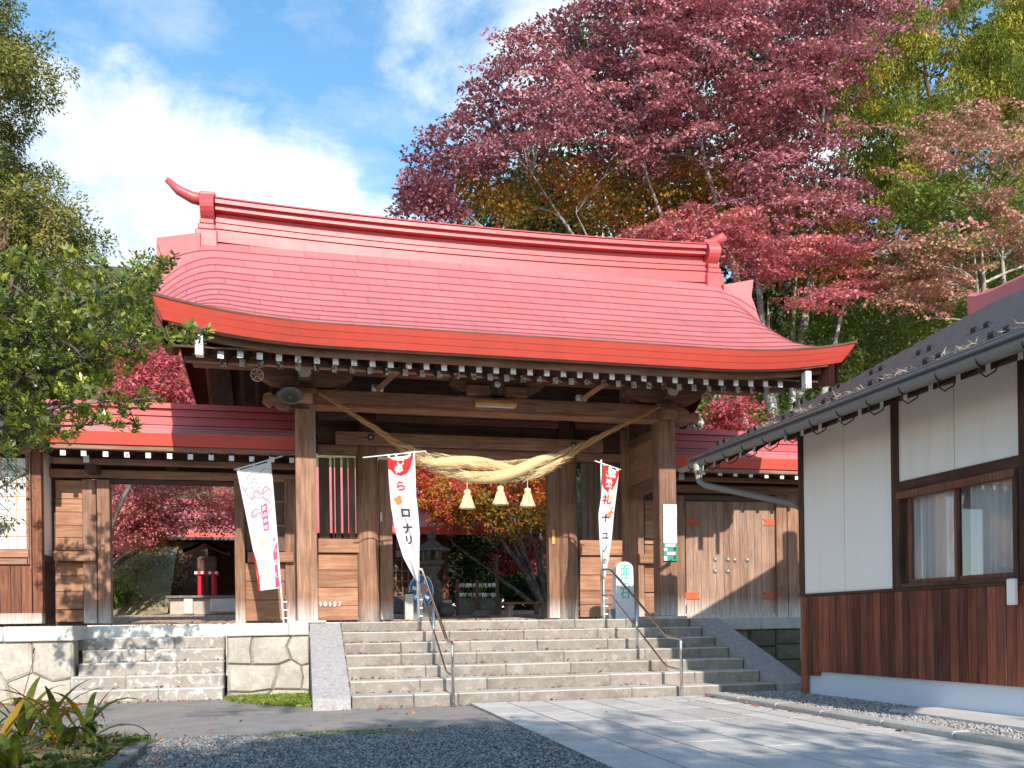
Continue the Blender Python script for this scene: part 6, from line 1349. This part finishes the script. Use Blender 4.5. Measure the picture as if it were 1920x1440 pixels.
tree('young_maple', 'thin maple twigs with dark narrow leaves at the left edge', 'tree', (P(-150, 1200, 9.)[0], 9., 0.), M['bark_dark'], [(c_, [foliage(c_, 16, .10, .03, .055, .22, rg, hang=.35, nj=.8, tone0=(.1, .8))], LM['dark'])], rg, r0=.025, twig_n=38, fork=.3, twig_r=.003, limb_n=4, rise=1.6)
# ---- tree behind the photographer whose shade lies over the forecourt
sh_c = np.concatenate([np.array([x, y, z])+rg.normal(0, 1., (n_, 3))*np.array(sc_) for x, y, z, n_, sc_ in ((1.2, -8.0, 8.5, 120, (1.3, 1.0, .75)), (3.8, -8.0, 7.0, 55, (1.1, 1.0, .8)), (5.4, -8.0, 7.0, 26, (.9, .9, .7)), (2.2, -8.0, 6.8, 130, (1.9, 1.2, .8)), (7.3, -8.6, 7.0, 40, (1.0, 1., .8)), (2.3, -8., 9.6, 14, (.8, .5, .3)))])
tree('shade_tree', 'broad tree behind the camera that shades the forecourt', 'tree', (2.2, -9., -.05), M['bark_dark'], [(sh_c, [foliage(sh_c, 75, .60, .12, .19, .6, rg, nj=.9, tone0=(.1, .9))], LM['green'])], rg, r0=.28, twig_n=40)

# ---- strap-leaved plants at the lower left
sm, st, sb = mat('strap_leaf'); rd = orand(st); oc = st.node('ShaderNodeTexCoord').outputs['Object']
cl_ = st.ramp(rd, [(0., (.045, .075, .012)), (.4, (.075, .11, .014)), (.62, (.16, .17, .016)), (.8, (.30, .22, .015)), (.92, (.46, .17, .02)), (1., (.40, .06, .02))])
cl_ = st.mix(st.math('MULTIPLY', st.ramp(st.noise(oc, 18., 4), [(.5, 0.), (.68, 1.)]), .5), cl_, (.35, .24, .02)); cl_ = st.mix(st.ramp(st.noise(oc, 7., 3), [(.62, 0.), (.7, .8)]), cl_, (.30, .10, .02))
setc(st, sb, cl_, .42, .4); tr_ = st.node('ShaderNodeBsdfTranslucent', ins={'Color': cl_}); st.l.new(st.node('ShaderNodeMixShader', ins={0: .35, 1: sb.outputs[0], 2: tr_.outputs[0]}).outputs[0], st.n['Material Output'].inputs[0])
def strap(base, ang, L, w_, rise, curl, par, rr_):
    rows = []; n = 9; p = Vector(base); el = rise
    d2 = Vector((math.cos(ang), math.sin(ang), 0)); sd = Vector((-math.sin(ang), math.cos(ang), 0)); tw = rr_.uniform(-.3, .3)
    for k in range(n+1):
        u = k/n; ww = w_*(.35+1.0*math.sin(math.pi*min(1, u*1.02)**.75)*.75)*(1 if u < .97 else .25); s2 = (sd+Vector((0, 0, tw*u))).normalized()
        up = Vector((-d2.x*math.sin(el), -d2.y*math.sin(el), math.cos(el)))
        rows.append([p-s2*ww*.5+up*ww*.14, p, p+s2*ww*.5+up*ww*.14]); el -= curl/n*(.4+1.6*u); p = p+(d2*math.cos(el)+Vector((0, 0, math.sin(el))))*(L/n)
    mb = MB(); mb.grid(rows); return mb.build('leaf', sm, par, smooth=True, fixn=False)
rr_ = random.Random(21)
for k, (px, py, n_, s_, lab) in enumerate(((45, 1385, 11, 1.15, 'strap-leaved plant at the far left with red-tipped leaves'), (118, 1408, 12, 1.0, 'strap-leaved plant with orange leaves in the middle of the bed'), (155, 1392, 11, 1.15, 'strap-leaved plant with upright green-gold leaves nearest the gravel'), (-10, 1420, 9, .9, 'strap-leaved plant cut by the lower left corner'), (85, 1370, 9, 1.25, 'tall strap-leaved plant at the back of the bed'), (20, 1440, 8, .7, 'low strap-leaved plant at the bottom edge of the photo'))):
    b_ = PZ(px, py, .06); pt = thing('strap_leaf_plant', lab, 'plant', b_, 'strap-leaved plants in the bed')
    for i in range(n_):
        a = rr_.uniform(0, 6.283); strap((b_[0]+rr_.uniform(-.05, .05), b_[1]+rr_.uniform(-.05, .05), .04), a, rr_.uniform(.38, .68)*s_*1.15, rr_.uniform(.05, .085), rr_.uniform(.75, 1.45), rr_.uniform(.6, 2.2), pt, rr_)
q = PZ(28, 1370, .05); stk = thing('seed_stalk', 'thin dry seed stalk rising above the strap-leaved plants', 'stalk', q)
MB().tube([q, P(45, 1300, q[1]), P(62, 1240, q[1]-.02), P(66, 1222, q[1]-.03)], [.006, .005, .004, .003], 5).build('stem', M['bark_brown'], stk); MB().tube([P(62, 1226, q[1]-.03), P(64, 1217, q[1]-.03), P(65, 1214, q[1]-.03)], [.004, .010, .002], 6).build('seed_head', M['bark_dark'], stk)
# ---- grass, litter and gravel
def blades_np(pos, h, wid, rng, lean=.5):
    n = len(pos); a = rng.uniform(0, 2*np.pi, n); d = np.stack([np.cos(a), np.sin(a), np.zeros(n)], 1); s = np.stack([-np.sin(a), np.cos(a), np.zeros(n)], 1); hh = h*rng.uniform(.5, 1.4, n); ln = rng.uniform(.1, lean*2, n)
    top = pos+d*(hh*ln)[:, None]+np.array([0, 0, 1.])*(hh*np.maximum(.25, 1-ln*.5))[:, None]; mid = pos+d*(hh*ln*.35)[:, None]+np.array([0, 0, 1.])*(hh*.6)[:, None]; ww = (wid*rng.uniform(.6, 1.3, n))[:, None]
    v = np.stack([pos-s*ww, pos+s*ww, mid+s*ww*.8, top], 1).reshape(-1, 3); return v, np.arange(n*4).reshape(n, 4)
LM['grass'] = leafmat('leaf_grass', [(0., (.025, .045, .01)), (.5, (.07, .10, .02)), (.85, (.17, .17, .05)), (1., (.32, .24, .12))], .3, .3); LM['fresh'] = leafmat('leaf_fresh', [(0., (.10, .17, .02)), (.6, (.22, .30, .04)), (1., (.36, .30, .09))], .35, .3)
LM['twig'] = leafmat('leaf_twig', [(0., (.22, .15, .10)), (.6, (.42, .33, .24)), (1., (.50, .44, .36))], .05, .2, .85)
LM['litter'] = leafmat('leaf_litter', [(0., (.16, .07, .04)), (.4, (.34, .13, .07)), (.7, (.50, .20, .10)), (1., (.55, .33, .20))], .1, .2, .8)
n = 9000; xy = np.stack([rg.uniform(-4.5, -1.40, n), rg.uniform(5.6, 9.15, n)], 1); keep = (np.sin(xy[:, 0]*5)*np.sin(xy[:, 1]*4.3)+rg.normal(0, .5, n)) > -.35; xy = xy[keep]; n = len(xy)
v, f = blades_np(np.column_stack([xy, np.full(n, .03)]), .10, .005, rg, .8); setp(np_mesh('mondo_grass', v, f, rg.uniform(0, 1, n)**1.6, LM['grass'], None, 'stuff'), 'dark grass tufts and litter covering the planting bed', 'grass')
n = 5200; u = rg.uniform(0, 1, n); xx = -1.12+1.24*u; yy = 12.15+rg.uniform(0, 1, n)*(14.45-12.15); keep = (yy > 12.3+1.6*(1-u)**1.5+rg.normal(0, .1, n)); p_ = np.column_stack([xx, yy, np.full(n, .0)])[keep]
v, f = blades_np(p_, .06, .007, rg, .9); a = np_mesh('ground_cover', v, f, np.clip(rg.normal(.55, .25, len(p_)), 0, 1), LM['fresh'], None, 'stuff'); setp(a, 'fresh green ground cover at the foot of the left cheek slab', 'grass')
gv = MB(); gv.grid([[(-1.12+1.24*i/10, (12.35+1.6*(1-i/10)**1.5)*(1-j)+14.56*j, .009) for i in range(11)] for j in (0, 1)]); gv.build('grass_verge', M['lawn'], kind='structure', fixn=False)
n = 3000; p_ = np.column_stack([rg.uniform(-1.4, 2.1, n), 9.12-np.abs(rg.normal(0, .16, n)), np.full(n, .01)]); keep = (np.sin(p_[:, 0]*2.2+.6)+rg.normal(0, .4, n)) > .2; p_ = p_[keep]
v, f = blades_np(p_, .035, .004, rg, 1.); a = np_mesh('path_edge_grass', v, f, np.clip(rg.normal(.6, .25, len(p_)), 0, 1), LM['fresh'], None, 'stuff'); setp(a, 'thin mossy grass along the edge of the asphalt path', 'grass')
def flat_leaves(pos, size, rng): n = len(pos); nr = np.stack([rng.normal(0, .45, n), rng.normal(0, .45, n), np.ones(n)], 1); a = rng.uniform(0, 2*np.pi, n); return leaves(pos, nr, np.stack([np.cos(a), np.sin(a), rng.normal(0, .3, n)], 1), size*rng.uniform(.5, 1.5, n), .6, .3)
L_ = []
for k in range(7):                                    # litter caught at the back of each tread
    n = (140, 190, 220, 260, 330, 420, 260)[k]; x = .65+6.1*rg.beta(.9, 1.6, n); z = RI*(k+1); y = S0+(k+1)*TR-.015-np.abs(rg.normal(0, .05, n)) if k < 6 else rg.uniform(YT+.05, 16.5, n); L_.append(np.column_stack([x, y, np.full(n, z+.010)]))
for k in range(6): n = 45; L_.append(np.column_stack([rg.uniform(-3.2, -1.25, n), 14.08+(k+1)*.255-np.abs(rg.normal(0, .03, n)) if k < 5 else rg.uniform(15.2, 17., n), np.full(n, r6*(k+1)+.01)]))
L_.append(np.column_stack([rg.uniform(.5, 5., 90), rg.normal(11.64, .06, 90), np.full(90, .022)])); L_.append(np.column_stack([rg.uniform(-3.4, 5.4, 90), rg.uniform(8.6, 11.7, 90), np.full(90, .03)])); L_.append(np.column_stack([rg.uniform(-6, -3.2, 420), 14.4-np.abs(rg.normal(0, .25, 420)), np.full(420, .025)]))
L_.append(np.column_stack([rg.uniform(-3.4, -1.2, 90), rg.normal(14.0, .05, 90), np.full(90, .02)])); L_.append(np.column_stack([rg.normal(5.50, .03, 120), rg.uniform(7, 11.5, 120), np.full(120, .035)]))
L_.append(np.column_stack([rg.uniform(-4.4, -1.45, 900), rg.uniform(5.6, 8.6, 900), np.full(900, .085)])); L_.append(np.column_stack([rg.uniform(-1.35, 2.1, 120), rg.uniform(6, 9.1, 120), np.full(120, .035)]))
n = 1500; yy = 17.5+9.5*rg.uniform(0, 1, n); L_.append(np.column_stack([rg.uniform(-6, 8, n), yy, np.array([court_z(y) for y in yy])+.012]))
pos = np.concatenate(L_); v, f = flat_leaves(pos, .055, rg); setp(np_mesh('fallen_leaves', v, f, rg.uniform(0, 1, len(pos)), LM['litter'], None, 'stuff'), 'dry orange-brown fallen leaves scattered on steps and ground', 'leaves')
hl = []
for k in range(7): t_ = .2+.85*k; n = 90; hl.append(np.array([H((t_+rg.normal(0, .16), EO-.22-abs(rg.normal(0, .06)), rz(EO-.24)+.03+rg.uniform(0, .05))) for _ in range(n)]))
hl = np.concatenate(hl); n = len(hl); a = rg.uniform(0, 2*np.pi, n); v, f = leaves(hl, rg.normal(0, 1, (n, 3)), np.stack([np.cos(a), np.sin(a), rg.normal(.2, .3, n)], 1), .10*rg.uniform(.5, 1.3, n), .10, .2); setp(np_mesh('roof_litter', v, f, rg.uniform(0, 1, n), LM['twig'], None, 'stuff'), 'dry cedar twigs drifted against the snow guards on the house roof', 'leaves')
OC = np.array([[1, 0, 0], [0, 1, 0], [-1, 0, 0], [0, -1, 0], [0, 0, .7], [0, 0, -.7]], float); OF = np.array([[0, 1, 4], [1, 2, 4], [2, 3, 4], [3, 0, 4], [1, 0, 5], [2, 1, 5], [3, 2, 5], [0, 3, 5]])
def pebbles(pos, size, rng):
    n = len(pos); a = rng.uniform(0, 2*np.pi, n); s = size*rng.uniform(.45, 1.5, n); ax = rng.uniform(.6, 1.3, n); V = OC[None]*np.stack([s*ax, s/ax, s], 1)[:, None]; V = V*(1+rng.normal(0, .15, V.shape)); c_, s_ = np.cos(a), np.sin(a); X = V[:, :, 0]*c_[:, None]-V[:, :, 1]*s_[:, None]; Yv = V[:, :, 0]*s_[:, None]+V[:, :, 1]*c_[:, None]; V = np.stack([X, Yv, V[:, :, 2]], 2)+pos[:, None]
    return V.reshape(-1, 3), (OF[None]+(np.arange(n)*6)[:, None, None]).reshape(-1, 3)
n = 26000; p_ = np.column_stack([rg.uniform(-1.32, PXL-.01, n), 9.15-3.75*rg.uniform(0, 1, n)**1.1, np.full(n, .013)+rg.uniform(0, .012, n)]); v, f = pebbles(p_, .0135, rg); setp(np_mesh('gravel', v, f, rg.uniform(0, 1, n), M['pebble'], None, 'stuff'), 'blue-grey crushed gravel covering the shaded forecourt', 'gravel')
n = 14000; p_ = np.column_stack([rg.uniform(5.79, 6.95, n), rg.uniform(6.0, 11.6, n), np.zeros(n)]); p_[:, 2] = .036+rg.uniform(0, .03, n); p_ = p_[~((p_[:, 0] > 6.33) & (p_[:, 1] < 8.57))]; v, f = pebbles(p_, .014, rg); setp(np_mesh('gravel', v, f, rg.uniform(0, 1, len(p_)), M['pebble_pale'], None, 'stuff'), 'pale gravel strip between the kerb and the house wall', 'gravel')
